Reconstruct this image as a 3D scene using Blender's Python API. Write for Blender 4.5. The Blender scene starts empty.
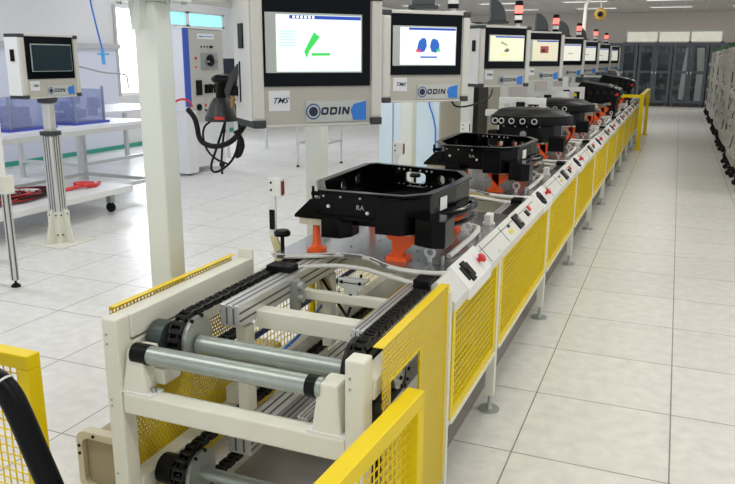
import bpy, bmesh, math, random
from mathutils import Matrix, Vector
random.seed(4)
R = math.radians
sc = bpy.context.scene
col = sc.collection

# ------------------------------------------------------------------ materials
MAT = {}
def mat(name, rgb, rough=0.5, metal=0.0, emit=0.0, spec=0.5, noise=0.0, nscale=20.0, bump=0.0, alpha=None):
    if name in MAT: return MAT[name]
    m = bpy.data.materials.new(name); m.use_nodes = True
    nt = m.node_tree; b = nt.nodes['Principled BSDF']
    b.inputs['Base Color'].default_value = (*rgb, 1)
    b.inputs['Roughness'].default_value = rough
    b.inputs['Metallic'].default_value = metal
    b.inputs['Specular IOR Level'].default_value = spec
    if emit:
        b.inputs['Emission Color'].default_value = (*rgb, 1)
        b.inputs['Emission Strength'].default_value = emit
    if noise or bump:
        tc = nt.nodes.new('ShaderNodeTexCoord'); n = nt.nodes.new('ShaderNodeTexNoise')
        n.inputs['Scale'].default_value = nscale; n.inputs['Detail'].default_value = 4
        nt.links.new(tc.outputs['Object'], n.inputs['Vector'])
        if noise:
            mx = nt.nodes.new('ShaderNodeMix'); mx.data_type = 'RGBA'
            mx.inputs[6].default_value = (*[c*(1-noise) for c in rgb], 1)
            mx.inputs[7].default_value = (*[min(1, c*(1+noise)) for c in rgb], 1)
            nt.links.new(n.outputs['Fac'], mx.inputs[0]); nt.links.new(mx.outputs[2], b.inputs['Base Color'])
        if bump:
            bp = nt.nodes.new('ShaderNodeBump'); bp.inputs['Strength'].default_value = bump
            nt.links.new(n.outputs['Fac'], bp.inputs['Height']); nt.links.new(bp.outputs['Normal'], b.inputs['Normal'])
    if alpha is not None: b.inputs['Alpha'].default_value = alpha
    MAT[name] = m
    return m

cream  = mat('cream_paint', (.76,.76,.66), .38, noise=.04, nscale=8)
white  = mat('white_paint', (.82,.83,.82), .4)
offw   = mat('off_white', (.70,.70,.66), .45)
yellow = mat('yellow_paint', (.84,.63,.003), .42, spec=.3, noise=.05, nscale=10)
orange = mat('orange_paint', (.86,.11,.012), .4)
red    = mat('red_plastic', (.65,.02,.02), .35)
redlite= mat('red_lamp', (1.0,.10,.08), .3, emit=2.2)
black  = mat('black_plastic', (.003,.003,.004), .42, spec=.18)
gloss  = mat('black_gloss_paint', (.0012,.0014,.0022), .17, spec=.16, noise=.3, nscale=30)
castm  = mat('dark_cast_metal', (.003,.0035,.0042), .34, spec=.16, noise=.4, nscale=40, bump=.15)
glassk = mat('black_glass', (.001,.003,.005), .10, spec=.10)
rubber = mat('black_rubber', (.006,.006,.006), .6, spec=.3)
chainm = mat('oiled_chain_steel', (.012,.011,.011), .38, metal=.4, noise=.4, nscale=60)
steel  = mat('brushed_steel', (.42,.43,.42), .32, metal=.9, noise=.12, nscale=25)
shaftm = mat('zinc_steel', (.40,.45,.42), .42, metal=.8, noise=.2, nscale=18)
alum   = mat('aluminium', (.72,.72,.71), .35, metal=.75)
alud   = mat('aluminium_groove', (.10,.10,.10), .5)
zinc   = mat('grey_zinc', (.42,.45,.43), .4, metal=.6, noise=.1)
plate_m= mat('ground_steel_plate', (.36,.365,.37), .24, metal=.8, noise=.12, nscale=6)
face   = mat('warm_grey_panel', (.46,.45,.40), .42)
alubox = mat('satin_aluminium_frame', (.62,.61,.57), .38, metal=.25)
capm   = mat('dark_grey_cap', (.030,.036,.040), .5)
finm   = mat('slate_grey_plastic', (.045,.055,.062), .5)
bluep  = mat('blue_logo', (.02,.19,.66), .4)
blued  = mat('dark_blue_hose', (.012,.03,.12), .35)
bluei  = mat('indigo_plastic', (.10,.13,.50), .35, noise=.5, nscale=12)
bluel  = mat('bright_blue_plastic', (.02,.16,.65), .4)
stick  = mat('sticker_white', (.72,.74,.78), .4)
plateg = mat('logo_plate_grey', (.50,.52,.50), .35)
ink    = mat('navy_ink', (.01,.014,.05), .5)
beige  = mat('beige_plastic', (.60,.55,.42), .45)
beiget = mat('tan_duct', (.36,.31,.21), .5)
greyd  = mat('dark_grey_floor_shade', (.38,.355,.335), .6, noise=.1)  # tone of the shaded floor under the conveyor, put into the colour
green  = mat('green_trim', (.05,.38,.28), .5)
cyan   = mat('sky_cyan_pane', (.22,.72,.82), .3, emit=1.0)
brightw= mat('daylight_pane', (1,1,1), .4, emit=1.6)
frost  = mat('frosted_pane', (.60,.59,.50), .5, emit=.45, noise=.25, nscale=5)
cabg   = mat('blue_grey_cabinet', (.066,.078,.094), .4)
cabd   = mat('cabinet_interior', (.02,.024,.028), .6)
lampm  = mat('ceiling_lamp_diffuser', (1,.98,.94), .4, emit=.9)
pipem  = mat('white_pipe', (.72,.71,.66), .4)
acryl  = mat('clear_acrylic', (.40,.46,.72), .12, alpha=.40)
paleb  = mat('pale_blue_panel', (.66,.80,.90), .3)
cagem  = mat('cage_grey', (.60,.59,.54), .5, metal=.3)
pcb    = mat('green_tray', (.04,.12,.05), .5)
brown  = mat('brown_hose', (.30,.18,.07), .5)

def glass_mat():
    m = bpy.data.materials.new('cabinet_glass'); m.use_nodes = True
    b = m.node_tree.nodes['Principled BSDF']
    b.inputs['Base Color'].default_value = (.05,.07,.08,1); b.inputs['Roughness'].default_value = .05
    b.inputs['Alpha'].default_value = .28; b.inputs['Specular IOR Level'].default_value = .8
    return m
cglass = glass_mat()

def perforated():
    m = bpy.data.materials.new('yellow_perforated_sheet'); m.use_nodes = True
    nt = m.node_tree; b = nt.nodes['Principled BSDF']; N = nt.nodes.new; L = nt.links.new
    b.inputs['Base Color'].default_value = (.84,.62,.004,1); b.inputs['Roughness'].default_value = .42
    tc = N('ShaderNodeTexCoord'); mp = N('ShaderNodeMapping')
    mp.inputs['Scale'].default_value = (1, 1/.0165, 1/.0145)
    L(tc.outputs['Object'], mp.inputs['Vector'])
    sx = N('ShaderNodeSeparateXYZ'); L(mp.outputs['Vector'], sx.inputs[0])
    def mth(op, a, bb=None, v=None):
        n = N('ShaderNodeMath'); n.operation = op; L(a, n.inputs[0])
        if bb is not None: L(bb, n.inputs[1])
        if v is not None: n.inputs[1].default_value = v
        return n.outputs[0]
    fl = mth('FLOOR', sx.outputs['Z']); odd = mth('FLOORED_MODULO', fl, v=2.0); sh = mth('MULTIPLY', odd, v=.5)
    yy = mth('FRACT', mth('ADD', sx.outputs['Y'], sh)); zz = mth('FRACT', sx.outputs['Z'])
    dy = mth('SUBTRACT', yy, v=.5); dz = mth('SUBTRACT', zz, v=.5)
    d2 = mth('ADD', mth('MULTIPLY', dy, dy), mth('MULTIPLY', dz, dz))
    a = mth('GREATER_THAN', d2, v=.090)
    L(a, b.inputs['Alpha'])
    return m
perf = perforated()

def floor_mat():
    m = bpy.data.materials.new('floor_tiles'); m.use_nodes = True
    nt = m.node_tree; b = nt.nodes['Principled BSDF']; N = nt.nodes.new; L = nt.links.new
    tc = N('ShaderNodeTexCoord'); mp = N('ShaderNodeMapping')
    mp.inputs['Location'].default_value = (.483, -2.735, 0); L(tc.outputs['Object'], mp.inputs['Vector'])
    br = N('ShaderNodeTexBrick'); br.offset = 0; br.squash = 1
    br.inputs['Scale'].default_value = 1; br.inputs['Brick Width'].default_value = .6; br.inputs['Row Height'].default_value = .6
    br.inputs['Mortar Size'].default_value = .003; br.inputs['Mortar Smooth'].default_value = .1; br.inputs['Bias'].default_value = 0
    br.inputs['Color1'].default_value = (.78,.77,.735,1); br.inputs['Color2'].default_value = (.745,.735,.70,1)
    br.inputs['Mortar'].default_value = (.22,.20,.18,1)
    L(mp.outputs['Vector'], br.inputs['Vector'])
    n = N('ShaderNodeTexNoise'); n.inputs['Scale'].default_value = 14; n.inputs['Detail'].default_value = 8; L(tc.outputs['Object'], n.inputs['Vector'])
    r = N('ShaderNodeValToRGB'); r.color_ramp.elements[0].position = .3; r.color_ramp.elements[0].color = (.80,.80,.80,1)
    r.color_ramp.elements[1].position = .7; r.color_ramp.elements[1].color = (1.08,1.08,1.08,1); L(n.outputs['Fac'], r.inputs['Fac'])
    mx = N('ShaderNodeMix'); mx.data_type = 'RGBA'; mx.blend_type = 'MULTIPLY'; mx.inputs[0].default_value = .55
    L(br.outputs['Color'], mx.inputs[6]); L(r.outputs['Color'], mx.inputs[7])
    # dark specks
    v = N('ShaderNodeTexNoise'); v.inputs['Scale'].default_value = 70; v.inputs['Detail'].default_value = 2; L(tc.outputs['Object'], v.inputs['Vector'])
    r2 = N('ShaderNodeValToRGB'); r2.color_ramp.elements[0].position = .25; r2.color_ramp.elements[0].color = (.5,.47,.43,1)
    r2.color_ramp.elements[1].position = .30; r2.color_ramp.elements[1].color = (1,1,1,1); L(v.outputs['Fac'], r2.inputs['Fac'])
    m2 = N('ShaderNodeMix'); m2.data_type = 'RGBA'; m2.blend_type = 'MULTIPLY'; m2.inputs[0].default_value = .7
    L(mx.outputs[2], m2.inputs[6]); L(r2.outputs['Color'], m2.inputs[7])
    L(m2.outputs[2], b.inputs['Base Color'])
    b.inputs['Roughness'].default_value = .30; b.inputs['Specular IOR Level'].default_value = .5
    return m

def ceil_mat():
    m = bpy.data.materials.new('ceiling_tiles'); m.use_nodes = True
    nt = m.node_tree; b = nt.nodes['Principled BSDF']; N = nt.nodes.new; L = nt.links.new
    tc = N('ShaderNodeTexCoord'); br = N('ShaderNodeTexBrick'); br.offset = 0
    br.inputs['Scale'].default_value = 1; br.inputs['Brick Width'].default_value = .6; br.inputs['Row Height'].default_value = .6
    br.inputs['Mortar Size'].default_value = .012
    br.inputs['Color1'].default_value = (.60,.575,.53,1); br.inputs['Color2'].default_value = (.56,.54,.50,1); br.inputs['Mortar'].default_value = (.70,.69,.66,1)
    L(tc.outputs['Object'], br.inputs['Vector']); L(br.outputs['Color'], b.inputs['Base Color']); b.inputs['Roughness'].default_value = .8
    return m

# ------------------------------------------------------------------ mesh builder
class MB:
    def __init__(s): s.bm = bmesh.new()
    def box(s, c, d, rot=None):
        r = bmesh.ops.create_cube(s.bm, size=1)
        M = Matrix.Translation(c) @ (rot.to_4x4() if rot else Matrix()) @ Matrix.Diagonal((*d, 1))
        bmesh.ops.transform(s.bm, matrix=M, verts=r['verts']); return s
    def bx(s, x0, x1, y0, y1, z0, z1):
        return s.box(((x0+x1)/2, (y0+y1)/2, (z0+z1)/2), (abs(x1-x0), abs(y1-y0), abs(z1-z0)))
    def tube(s, p0, p1, r, n=12, r2=None):
        p0 = Vector(p0); p1 = Vector(p1); d = p1-p0
        q = d.to_track_quat('Z', 'Y').to_matrix().to_4x4()
        c = bmesh.ops.create_cone(s.bm, cap_ends=True, segments=n, radius1=r, radius2=r if r2 is None else r2, depth=d.length)
        bmesh.ops.transform(s.bm, matrix=Matrix.Translation((p0+p1)/2) @ q, verts=c['verts']); return s
    def bar(s, p0, p1, w, h):
        p0 = Vector(p0); p1 = Vector(p1); d = p1-p0
        z = Vector((0,0,1)) if abs(d.normalized().z) < .99 else Vector((0,1,0))
        y = d.normalized(); x = y.cross(z).normalized(); z = x.cross(y)
        return s.box((p0+p1)/2, (w, d.length, h), Matrix((x, y, z)).transposed())
    def sph(s, c, r, sc=(1,1,1), n=12):
        v = bmesh.ops.create_uvsphere(s.bm, u_segments=n, v_segments=max(6, n//2), radius=r)
        bmesh.ops.transform(s.bm, matrix=Matrix.Translation(c) @ Matrix.Diagonal((*sc, 1)), verts=v['verts']); return s
    def path(s, pts, r, n=8, smooth=0):
        pts = [Vector(p) for p in pts]
        for _ in range(smooth):
            q = [pts[0]]
            for a, b in zip(pts, pts[1:]): q += [a*.75+b*.25, a*.25+b*.75]
            pts = q + [pts[-1]]
        rings = []; up = None
        for i, p in enumerate(pts):
            t = (pts[min(i+1, len(pts)-1)]-pts[max(i-1, 0)]).normalized()
            if up is None: up = Vector((0,0,1)) if abs(t.z) < .9 else Vector((1,0,0))
            x = t.cross(up).normalized(); up = x.cross(t).normalized()
            rings.append([s.bm.verts.new(p + r*(math.cos(2*math.pi*k/n)*x + math.sin(2*math.pi*k/n)*up)) for k in range(n)])
        for a, b in zip(rings, rings[1:]):
            for k in range(n): s.bm.faces.new((a[k], a[(k+1) % n], b[(k+1) % n], b[k]))
        s.bm.faces.new(rings[0][::-1]); s.bm.faces.new(rings[-1]); return s
    def prism(s, poly, lo, hi, axis='z'):
        def P(a, b, h): return (a, b, h) if axis == 'z' else ((h, a, b) if axis == 'x' else (a, h, b))
        A = [s.bm.verts.new(P(a, b, lo)) for a, b in poly]; B = [s.bm.verts.new(P(a, b, hi)) for a, b in poly]
        n = len(poly)
        s.bm.faces.new(A[::-1]); s.bm.faces.new(B)
        for k in range(n): s.bm.faces.new((A[k], A[(k+1) % n], B[(k+1) % n], B[k]))
        return s
    def ring(s, outer, inner, lo, hi, axis='z'):
        """prism with a hole: outer / inner polygons with equal point counts"""
        def P(a, b, h): return (a, b, h) if axis == 'z' else ((h, a, b) if axis == 'x' else (a, h, b))
        V = [[s.bm.verts.new(P(a, b, h)) for a, b in pl] for pl in (outer, inner) for h in (lo, hi)]
        n = len(outer)
        for k in range(n):
            j = (k+1) % n
            s.bm.faces.new((V[0][k], V[0][j], V[1][j], V[1][k]))
            s.bm.faces.new((V[2][j], V[2][k], V[3][k], V[3][j]))
            s.bm.faces.new((V[1][k], V[1][j], V[3][j], V[3][k]))
            s.bm.faces.new((V[0][j], V[0][k], V[2][k], V[2][j]))
        return s
    def lathe(s, prof, c, n=20, rot=None):
        rings = []
        M = Matrix.Translation(c) @ (rot.to_4x4() if rot else Matrix())
        for r, z in prof:
            rings.append([s.bm.verts.new(M @ Vector((r*math.cos(2*math.pi*k/n), r*math.sin(2*math.pi*k/n), z))) for k in range(n)])
        for a, b in zip(rings, rings[1:]):
            for k in range(n): s.bm.faces.new((a[k], a[(k+1) % n], b[(k+1) % n], b[k]))
        s.bm.faces.new(rings[0][::-1]); s.bm.faces.new(rings[-1]); return s
    def text(s, body, size, M, ext=.001, sx=1.0, shear=0.0, off=0.0):
        cu = bpy.data.curves.new('t', 'FONT'); cu.body = body; cu.size = size; cu.extrude = ext; cu.shear = shear; cu.offset = off
        cu.align_x = 'CENTER'; cu.align_y = 'CENTER'; cu.resolution_u = 3
        o = bpy.data.objects.new('t', cu); col.objects.link(o)
        bpy.context.view_layer.update()
        me = bpy.data.meshes.new_from_object(o.evaluated_get(bpy.context.evaluated_depsgraph_get()))
        me.transform(M @ Matrix.Diagonal((sx, 1, 1, 1)))
        s.bm.from_mesh(me); bpy.data.meshes.remove(me); bpy.data.objects.remove(o); bpy.data.curves.remove(cu)
        return s
    def xf(s, M): s.bm.transform(M); return s
    def build(s, name, m, parent=None, bevel=0.0, smooth=False, world=False, label=None):
        if world and parent is not None: s.bm.transform(Matrix.Translation(-Vector(ORG[parent])))
        if name in EACH:
            left = set(s.bm.verts); groups = []
            while left:
                st = [left.pop()]; g = [st[0]]
                while st:
                    for e in st.pop().link_edges:
                        for v in e.verts:
                            if v in left: left.discard(v); st.append(v); g.append(v)
                groups.append(g)
            if len(groups) > 1:
                s.bm.verts.index_update(); out = None
                for g in groups:
                    keep = {v.index for v in g}; c = MB(); c.bm.free(); c.bm = s.bm.copy(); c.bm.verts.ensure_lookup_table()
                    bmesh.ops.delete(c.bm, geom=[v for v in c.bm.verts if v.index not in keep], context='VERTS')
                    out = c.build1(name, m, parent, bevel, smooth, label)
                s.bm.free(); return out
        return s.build1(name, m, parent, bevel, smooth, label)
    def build1(s, name, m, parent=None, bevel=0.0, smooth=False, label=None):
        bmesh.ops.recalc_face_normals(s.bm, faces=s.bm.faces)
        if bevel:
            bmesh.ops.bevel(s.bm, geom=[e for e in s.bm.edges if len(e.link_faces) == 2 and e.calc_face_angle(0) > .6], offset=bevel, segments=2, profile=.6, affect='EDGES', clamp_overlap=True)
        me = bpy.data.meshes.new(name); s.bm.to_mesh(me); s.bm.free()
        me.materials.append(m)
        if smooth:
            for p in me.polygons: p.use_smooth = True
            try: me.set_sharp_from_angle(angle=R(40))
            except Exception: pass
        o = bpy.data.objects.new(name, me); col.objects.link(o)
        if parent is not None:
            o.parent = parent; ORG[o] = ORG[parent]
        if label: o['label'] = label
        return o
ORG = {}
EACH = {'bolt', 'shaft_collar', 'mounting_foot', 'corner_post', 'wall_bolt', 'slot_bolt', 'cover_bolt', 'bore', 'cradle', 'coolant_pipe', 'foot', 'support_pad', 'tensioner_bolt', 'flange_bolt', 'disc_hole', 'castor', 'column_shaft', 'diagonal_rod', 'arm_tube', 'rail_support', 'door_glass', 'green_part'}
def tag(o, label, cat, group=None, kind=None):
    o['label'] = label; o['category'] = cat
    if group: o['group'] = group
    if kind: o['kind'] = kind
    ORG.setdefault(o, (0,0,0))
    return o
def thing(name, label, cat, loc=(0,0,0), rz=0, group=None):
    o = bpy.data.objects.new(name, None); col.objects.link(o)
    o.empty_display_size = .05
    o.location = loc; o.rotation_euler = (0,0,rz); ORG[o] = tuple(loc)
    return tag(o, label, cat, group)
def struct(name, mb, m, world=True):
    o = mb.build(name, m); o['kind'] = 'structure'; return o
def dup(o, loc=None, label=None, parent=None):
    c = o.copy(); col.objects.link(c)
    if parent is not None: c.parent = parent
    if loc is not None: c.location = loc
    if label: c['label'] = label
    for ch in list(o.children): dup(ch, parent=c)
    return c

# ------------------------------------------------------------------ room
CEIL = 3.15; XL = -8.9; YB = 28.3
f = MB().bx(XL-.1, 9, -5, YB+.1, -.05, 0); struct('floor', f, floor_mat())
struct('ceiling', MB().bx(XL-.1, 9, -5, YB+.1, CEIL, CEIL+.05), ceil_mat())
wall_m = mat('wall_paint', (.74,.73,.72), .7)
wallb_m = mat('back_wall_paint', (.66,.60,.55), .7)
# left wall with openings: tall window y 10.3-11.3 z .92-2.4 ; transom y 11.45-13.75 z 2.15-2.42
w = MB()
w.bx(XL-.12, XL, -5, 10.36, 0, CEIL)
w.bx(XL-.12, XL, 10.36, 11.30, 0, .90); w.bx(XL-.12, XL, 10.36, 11.30, 2.42, CEIL)
w.bx(XL-.12, XL, 11.30, 11.48, 0, CEIL)
w.bx(XL-.12, XL, 11.48, 13.72, 0, 2.14); w.bx(XL-.12, XL, 11.48, 13.72, 2.42, CEIL)
w.bx(XL-.12, XL, 13.72, YB, 0, CEIL)
w.bx(XL, XL+.18, 13.85, 14.55, 0, CEIL)
struct('wall_left', w, wall_m)
struct('wall_back', MB().bx(XL, 9, YB, YB+.1, 0, 2.14).bx(XL, -1.86, YB, YB+.1, 2.14, 2.56).bx(1.3, 9, YB, YB+.1, 2.14, 2.56).bx(XL, 9, YB, YB+.1, 2.56, CEIL), wallb_m)
struct('baseboard_left', MB().bx(XL, XL+.02, -5, 13.85, 0, .07), green)
struct('trim_1', MB().bx(XL, XL+.07, 2, 10.36, 1.69, 1.77).bx(XL, XL+.03, 10.30, 10.36, .9, 2.42), mat('grey_wall_rail', (.50,.50,.50), .5))
lower = mat('pale_blue_wall_panel', (.70,.72,.82), .6)
struct('trim_2', MB().bx(XL, XL+.02, 2, 10.3, .07, 1.69), lower)
# windows
def window(name, frame, pane, fm, pm):
    o = frame.build(name, fm); o['kind'] = 'structure'; ORG[o] = (0,0,0)
    pane.build('pane', pm, o); return o
window('window_1', MB().bx(XL-.1, XL-.04, 10.36, 11.30, .90, .95).bx(XL-.1, XL-.04, 10.36, 11.30, 2.37, 2.42).bx(XL-.1, XL-.04, 10.36, 10.41, .95, 2.37).bx(XL-.1, XL-.04, 11.25, 11.30, .95, 2.37),
       MB().bx(XL-.09, XL-.08, 10.41, 11.25, .95, 2.37), white, brightw)
fr = MB()
for a, b in ((11.48, 11.53), (12.40, 12.52), (13.66, 13.72)): fr.bx(XL-.1, XL-.03, a, b, 2.14, 2.42)
fr.bx(XL-.1, XL-.03, 11.48, 13.72, 2.14, 2.17).bx(XL-.1, XL-.03, 11.48, 13.72, 2.39, 2.42)
window('window_2', fr, MB().bx(XL-.09, XL-.08, 11.53, 12.40, 2.17, 2.39).bx(XL-.09, XL-.08, 12.52, 13.66, 2.17, 2.39), white, cyan)
fr = MB().bx(-1.86, 1.3, YB-.04, YB+.02, 2.50, 2.56)
for x in (-1.86, -.80, .22, 1.23): fr.bx(x, x+.07, YB-.04, YB+.02, 2.14, 2.50)
fr.bx(-1.86, 1.3, YB-.04, YB+.02, 2.14, 2.18)
window('window_3', fr, MB().bx(-1.79, 1.23, YB+.0, YB+.01, 2.18, 2.50), mat('window_frame_grey', (.72,.71,.68), .5), frost)

# ceiling lights: the visible far ones and those that light the hall over the line
lamp_i = 0
for y in (.8, 3.8, 6.8, 9.8, 12.8, 16.0, 19.2, 22.2, 25.2):
    for x in (-7.4, -5.0, -2.6, -.4, 1.9):
        far = y > 15
        if far: labl = 'pale ceiling light panel %s, %s' % ({16.0:'fourth row from the end wall', 19.2:'third row from the end wall', 22.2:'second row from the end wall', 25.2:'row by the end wall'}[y], {-7.4:'leftmost', -5.0:'second from left', -2.6:'middle of its row', -.4:'second from right', 1.9:'rightmost'}[x])
        else: labl = 'ceiling light panel above the near part of the hall'
        t = thing('ceiling_light', labl, 'ceiling light', (x, y, CEIL-.035), group='ceiling light panels' )
        MB().ring([(-.62,-.17),(.62,-.17),(.62,.17),(-.62,.17)], [(-.58,-.13),(.58,-.13),(.58,.13),(-.58,.13)], 0, .035).build('light_frame', white, t)
        MB().bx(-.58, .58, -.13, .13, .012, .022).build('diffuser', lampm, t)
        if y < 14 or y in (19.2, 25.2):
            L = bpy.data.lights.new('ceiling_lamp', 'AREA'); L.shape = 'RECTANGLE'; L.size = 1.15; L.size_y = .26
            L.energy = {True: 14, False: 8}[y < 7.5]*(.95 if x < -4 else .95)*(1.0 if y < 14 else 2.0); L.color = (1,.985,.93) if x > -4 else (.82,.88,1)
            lo = bpy.data.objects.new('ceiling_lamp', L); col.objects.link(lo); lo.parent = t; lo.location = (0,0,-.004)

# daylight entering from the window side of the hall
for (y, z, e, sy, sz) in ((10.83, 1.66, 60, .84, 1.4),):
    L = bpy.data.lights.new('window_daylight', 'AREA'); L.shape = 'RECTANGLE'; L.size = sy; L.size_y = sz; L.energy = e*.7; L.color = (.86,.91,1)
    lo = bpy.data.objects.new('window_daylight', L); col.objects.link(lo); lo.location = (XL-.02, y, z); lo.rotation_euler = (0, R(-90), 0)
    lo.rotation_euler = Matrix(((0,0,-1),(1,0,0),(0,-1,0))).transposed().to_euler() if False else (R(90), 0, R(-90))

# ------------------------------------------------------------------ conveyor line
Y0, Y1 = 1.60, 16.9
conv = thing('assembly_conveyor', 'long cream framed chain conveyor line with yellow guards running down the hall', 'conveyor', (-1.09, Y0, 0))
def part(mb, name, m, parent=conv, **k): return mb.build(name, m, parent, world=True, **k)
# end frame
for x0, x1 in ((-1.51, -1.455), (-.72, -.665)):
    p = part(MB().bx(x0, x1, Y0, Y0+.06, .05, .81), 'end_post', cream, bevel=.006)
    part(MB().tube(((x0+x1)/2, Y0+.03, 0), ((x0+x1)/2, Y0+.03, .05), .012).tube(((x0+x1)/2, Y0+.03, 0), ((x0+x1)/2, Y0+.03, .012), .04), 'foot', zinc, p)
    b = MB()
    for z in (.55, .53, .30, .26, .76, .73):
        b.tube(((x0+x1)/2-.012, Y0-.002, z), ((x0+x1)/2-.012, Y0+.002, z), .004, 8)
    part(b, 'bolt', steel, p)
part(MB().bx(-1.45, -.72, Y0, Y0+.06, .515, .58), 'front_beam', cream, bevel=.006)
part(MB().bx(-1.45, -.72, Y0+.01, Y0+.06, .10, .15), 'lower_front_beam', cream, bevel=.005)
# side beams
part(MB().bx(-1.51, -1.45, Y0+.06, 2.36, .735, .81).bx(-1.515, -1.448, 2.36, 2.368, .70, .845), 'top_side_beam', cream, bevel=.004)
part(MB().bx(-1.51, -1.45, Y0+.06, Y1, .66, .725), 'side_beam', cream, bevel=.004)
part(MB().bx(-.72, -.66, Y0+.06, Y1, .68, .735), 'side_beam', cream, bevel=.004)
part(MB().bx(-1.51, -1.45, Y0+.06, Y1, .20, .26), 'lower_side_beam', cream, bevel=.004)
part(MB().bx(-.72, -.66, Y0+.06, Y1, .24, .29), 'lower_side_beam', cream, bevel=.004)
part(MB().bx(-1.42, -1.37, Y0+.5, Y1, .33, .39), 'lower_track_beam', cream)
part(MB().bx(-.81, -.76, Y0+.5, Y1, .33, .39), 'lower_track_beam', cream)
# cross beams under the chains
for y, z0, z1, wd in ((2.00, .685, .745, .06), (2.29, .70, .735, .03)):
    part(MB().bx(-1.222, -.80, y, y+wd, z0, z1), 'cross_beam', cream, bevel=.004)
for k in range(9):
    y = 3.05 + 1.335*k*1.2
    if y < Y1: part(MB().bx(-1.45, -.72, y, y+.05, .60, .66), 'cross_beam', cream)
    if y < Y1: part(MB().bx(-1.45, -.72, y, y+.05, .24, .29), 'cross_beam', cream)
# supports hanging from the guide rail (lower left)
for x in (-1.25, -.82):
    for y in (1.95, 2.6):
        part(MB().bx(x-.02, x+.02, y, y+.05, .39, .70), 'rail_support', cream)
# guide profiles (with grooves)
def profile(x0, x1, y0, y1, z0, z1, name, mm=alum):
    o = part(MB().bx(x0, x1, y0, y1, z0, z1), name, mm, bevel=.003)
    g = MB(); h = (z1-z0)
    for q in (.28, .62):
        g.bx(x1-.001, x1+.001, y0, y1, z0+h*q, z0+h*(q+.09)); g.bx(x0-.001, x0+.001, y0, y1, z0+h*q, z0+h*(q+.09))
    for q in (.30, .65):
        g.bx(x0+(x1-x0)*q, x0+(x1-x0)*(q+.08), y0, y1, z1-.001, z1+.001)
        g.bx(x0+(x1-x0)*q, x0+(x1-x0)*(q+.08), y0-.001, y0+.001, z0+.01, z1-.01)
    part(g, 'groove', alud, o)
profile(-1.295, -1.222, 1.90, Y1-.1, .715, .790, 'guide_profile')
profile(-.815, -.775, 1.86, Y1-.1, .725, .790, 'guide_profile')
profile(-1.30, -1.21, 1.92, Y1-.1, .25, .32, 'return_profile')
profile(-1.13, -1.09, 2.1, Y1-.1, .27, .33, 'return_profile')
profile(-1.00, -.96, 2.1, Y1-.1, .27, .33, 'return_profile')
profile(-.86, -.79, 1.92, Y1-.1, .25, .32, 'return_profile')

def chain(x, yc, zc, r, yend, parent_name='drive_chain'):
    """roller chain: wraps the sprocket and runs back along y"""
    b = MB(); pitch = .026
    path = []
    y = yend
    while y > yc: path.append((y, zc+r)); y -= pitch
    n = int(math.pi*r/pitch)
    for i in range(n+1):
        a = math.pi/2 + math.pi*i/n
        path.append((yc+r*math.cos(a), zc+r*math.sin(a)))
    y = yc
    while y < yc+.35: path.append((y, zc-r)); y += pitch
    for i in range(len(path)-1):
        (ya, za), (yb, zb) = path[i], path[i+1]
        dx = .014 if i % 2 else .019
        for sgn in (-1, 1):
            b.bar((x+sgn*dx, ya-(yb-ya)*.2, za-(zb-za)*.2), (x+sgn*dx, yb+(yb-ya)*.2, zb+(zb-za)*.2), .004, .018)
        b.tube((x-.022, ya, za), (x+.022, ya, za), .0095, 7)
    return part(b, parent_name, chainm)
def sprocket(x, yc, zc, r, thick=.012, mm=zinc):
    b = MB(); pts = []
    n = int(2*math.pi*r/.026)
    for i in range(n):
        for q, rr in ((0, r-.010), (.25, r-.010), (.45, r+.004), (.6, r+.004), (.8, r-.010)):
            a = 2*math.pi*(i+q)/n; pts.append((yc+rr*math.cos(a), zc+rr*math.sin(a)))
    b.prism(pts, x-.006, x+.006, 'x')
    o = part(b, 'sprocket', chainm)
    part(MB().tube((x+.022, yc, zc), (x+.036, yc, zc), r*.93, 40), 'side_disc', mm, o, smooth=True)
    part(MB().tube((x+.030, yc+.02, zc+.07), (x+.038, yc+.02, zc+.07), .007, 10).tube((x+.030, yc-.03, zc+.065), (x+.038, yc-.03, zc+.065), .006, 10), 'disc_hole', black, o)
    part(MB().tube((x-.04, yc, zc), (x-.02, yc, zc), r*.45, 24), 'hub', chainm, o, smooth=True)
chain(-1.345, 1.80, .705, .078, 3.2); sprocket(-1.345, 1.80, .705, .078)
chain(-.748, 1.80, .705, .078, 3.2)
b = MB(); pts=[]
o = part(MB().tube((-.785, 1.80, .70), (-.773, 1.80, .70), .088, 36), 'side_disc', chainm, smooth=True)
chain(-1.345, 1.78, .245, .08, 3.4, 'return_chain'); sprocket(-1.345, 1.78, .245, .08)
chain(-.748, 1.78, .245, .08, 3.0, 'return_chain'); sprocket(-.748, 1.78, .245, .08)
for x0, x1 in ((-1.365, -1.325), (-.768, -.728)):
    part(MB().bx(x0, x1, 3.2, Y1-.2, .780, .798), 'drive_chain', chainm, label='straight run of chain beyond the first pallet')
# shafts
part(MB().tube((-1.40, 1.640, .700), (-.80, 1.640, .700), .0285, 24), 'front_shaft', shaftm, smooth=True)
part(MB().tube((-1.425, 1.640, .700), (-1.37, 1.640, .700), .031, 24).tube((-.845, 1.640, .700), (-.815, 1.640, .700), .031, 24), 'shaft_collar', black, smooth=True)
part(MB().tube((-1.30, 1.79, .690), (-.79, 1.79, .690), .030, 24), 'sprocket_shaft', shaftm, smooth=True)
part(MB().tube((-1.44, 1.78, .245), (-.72, 1.78, .245), .022, 20), 'return_shaft', shaftm, smooth=True)
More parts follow.
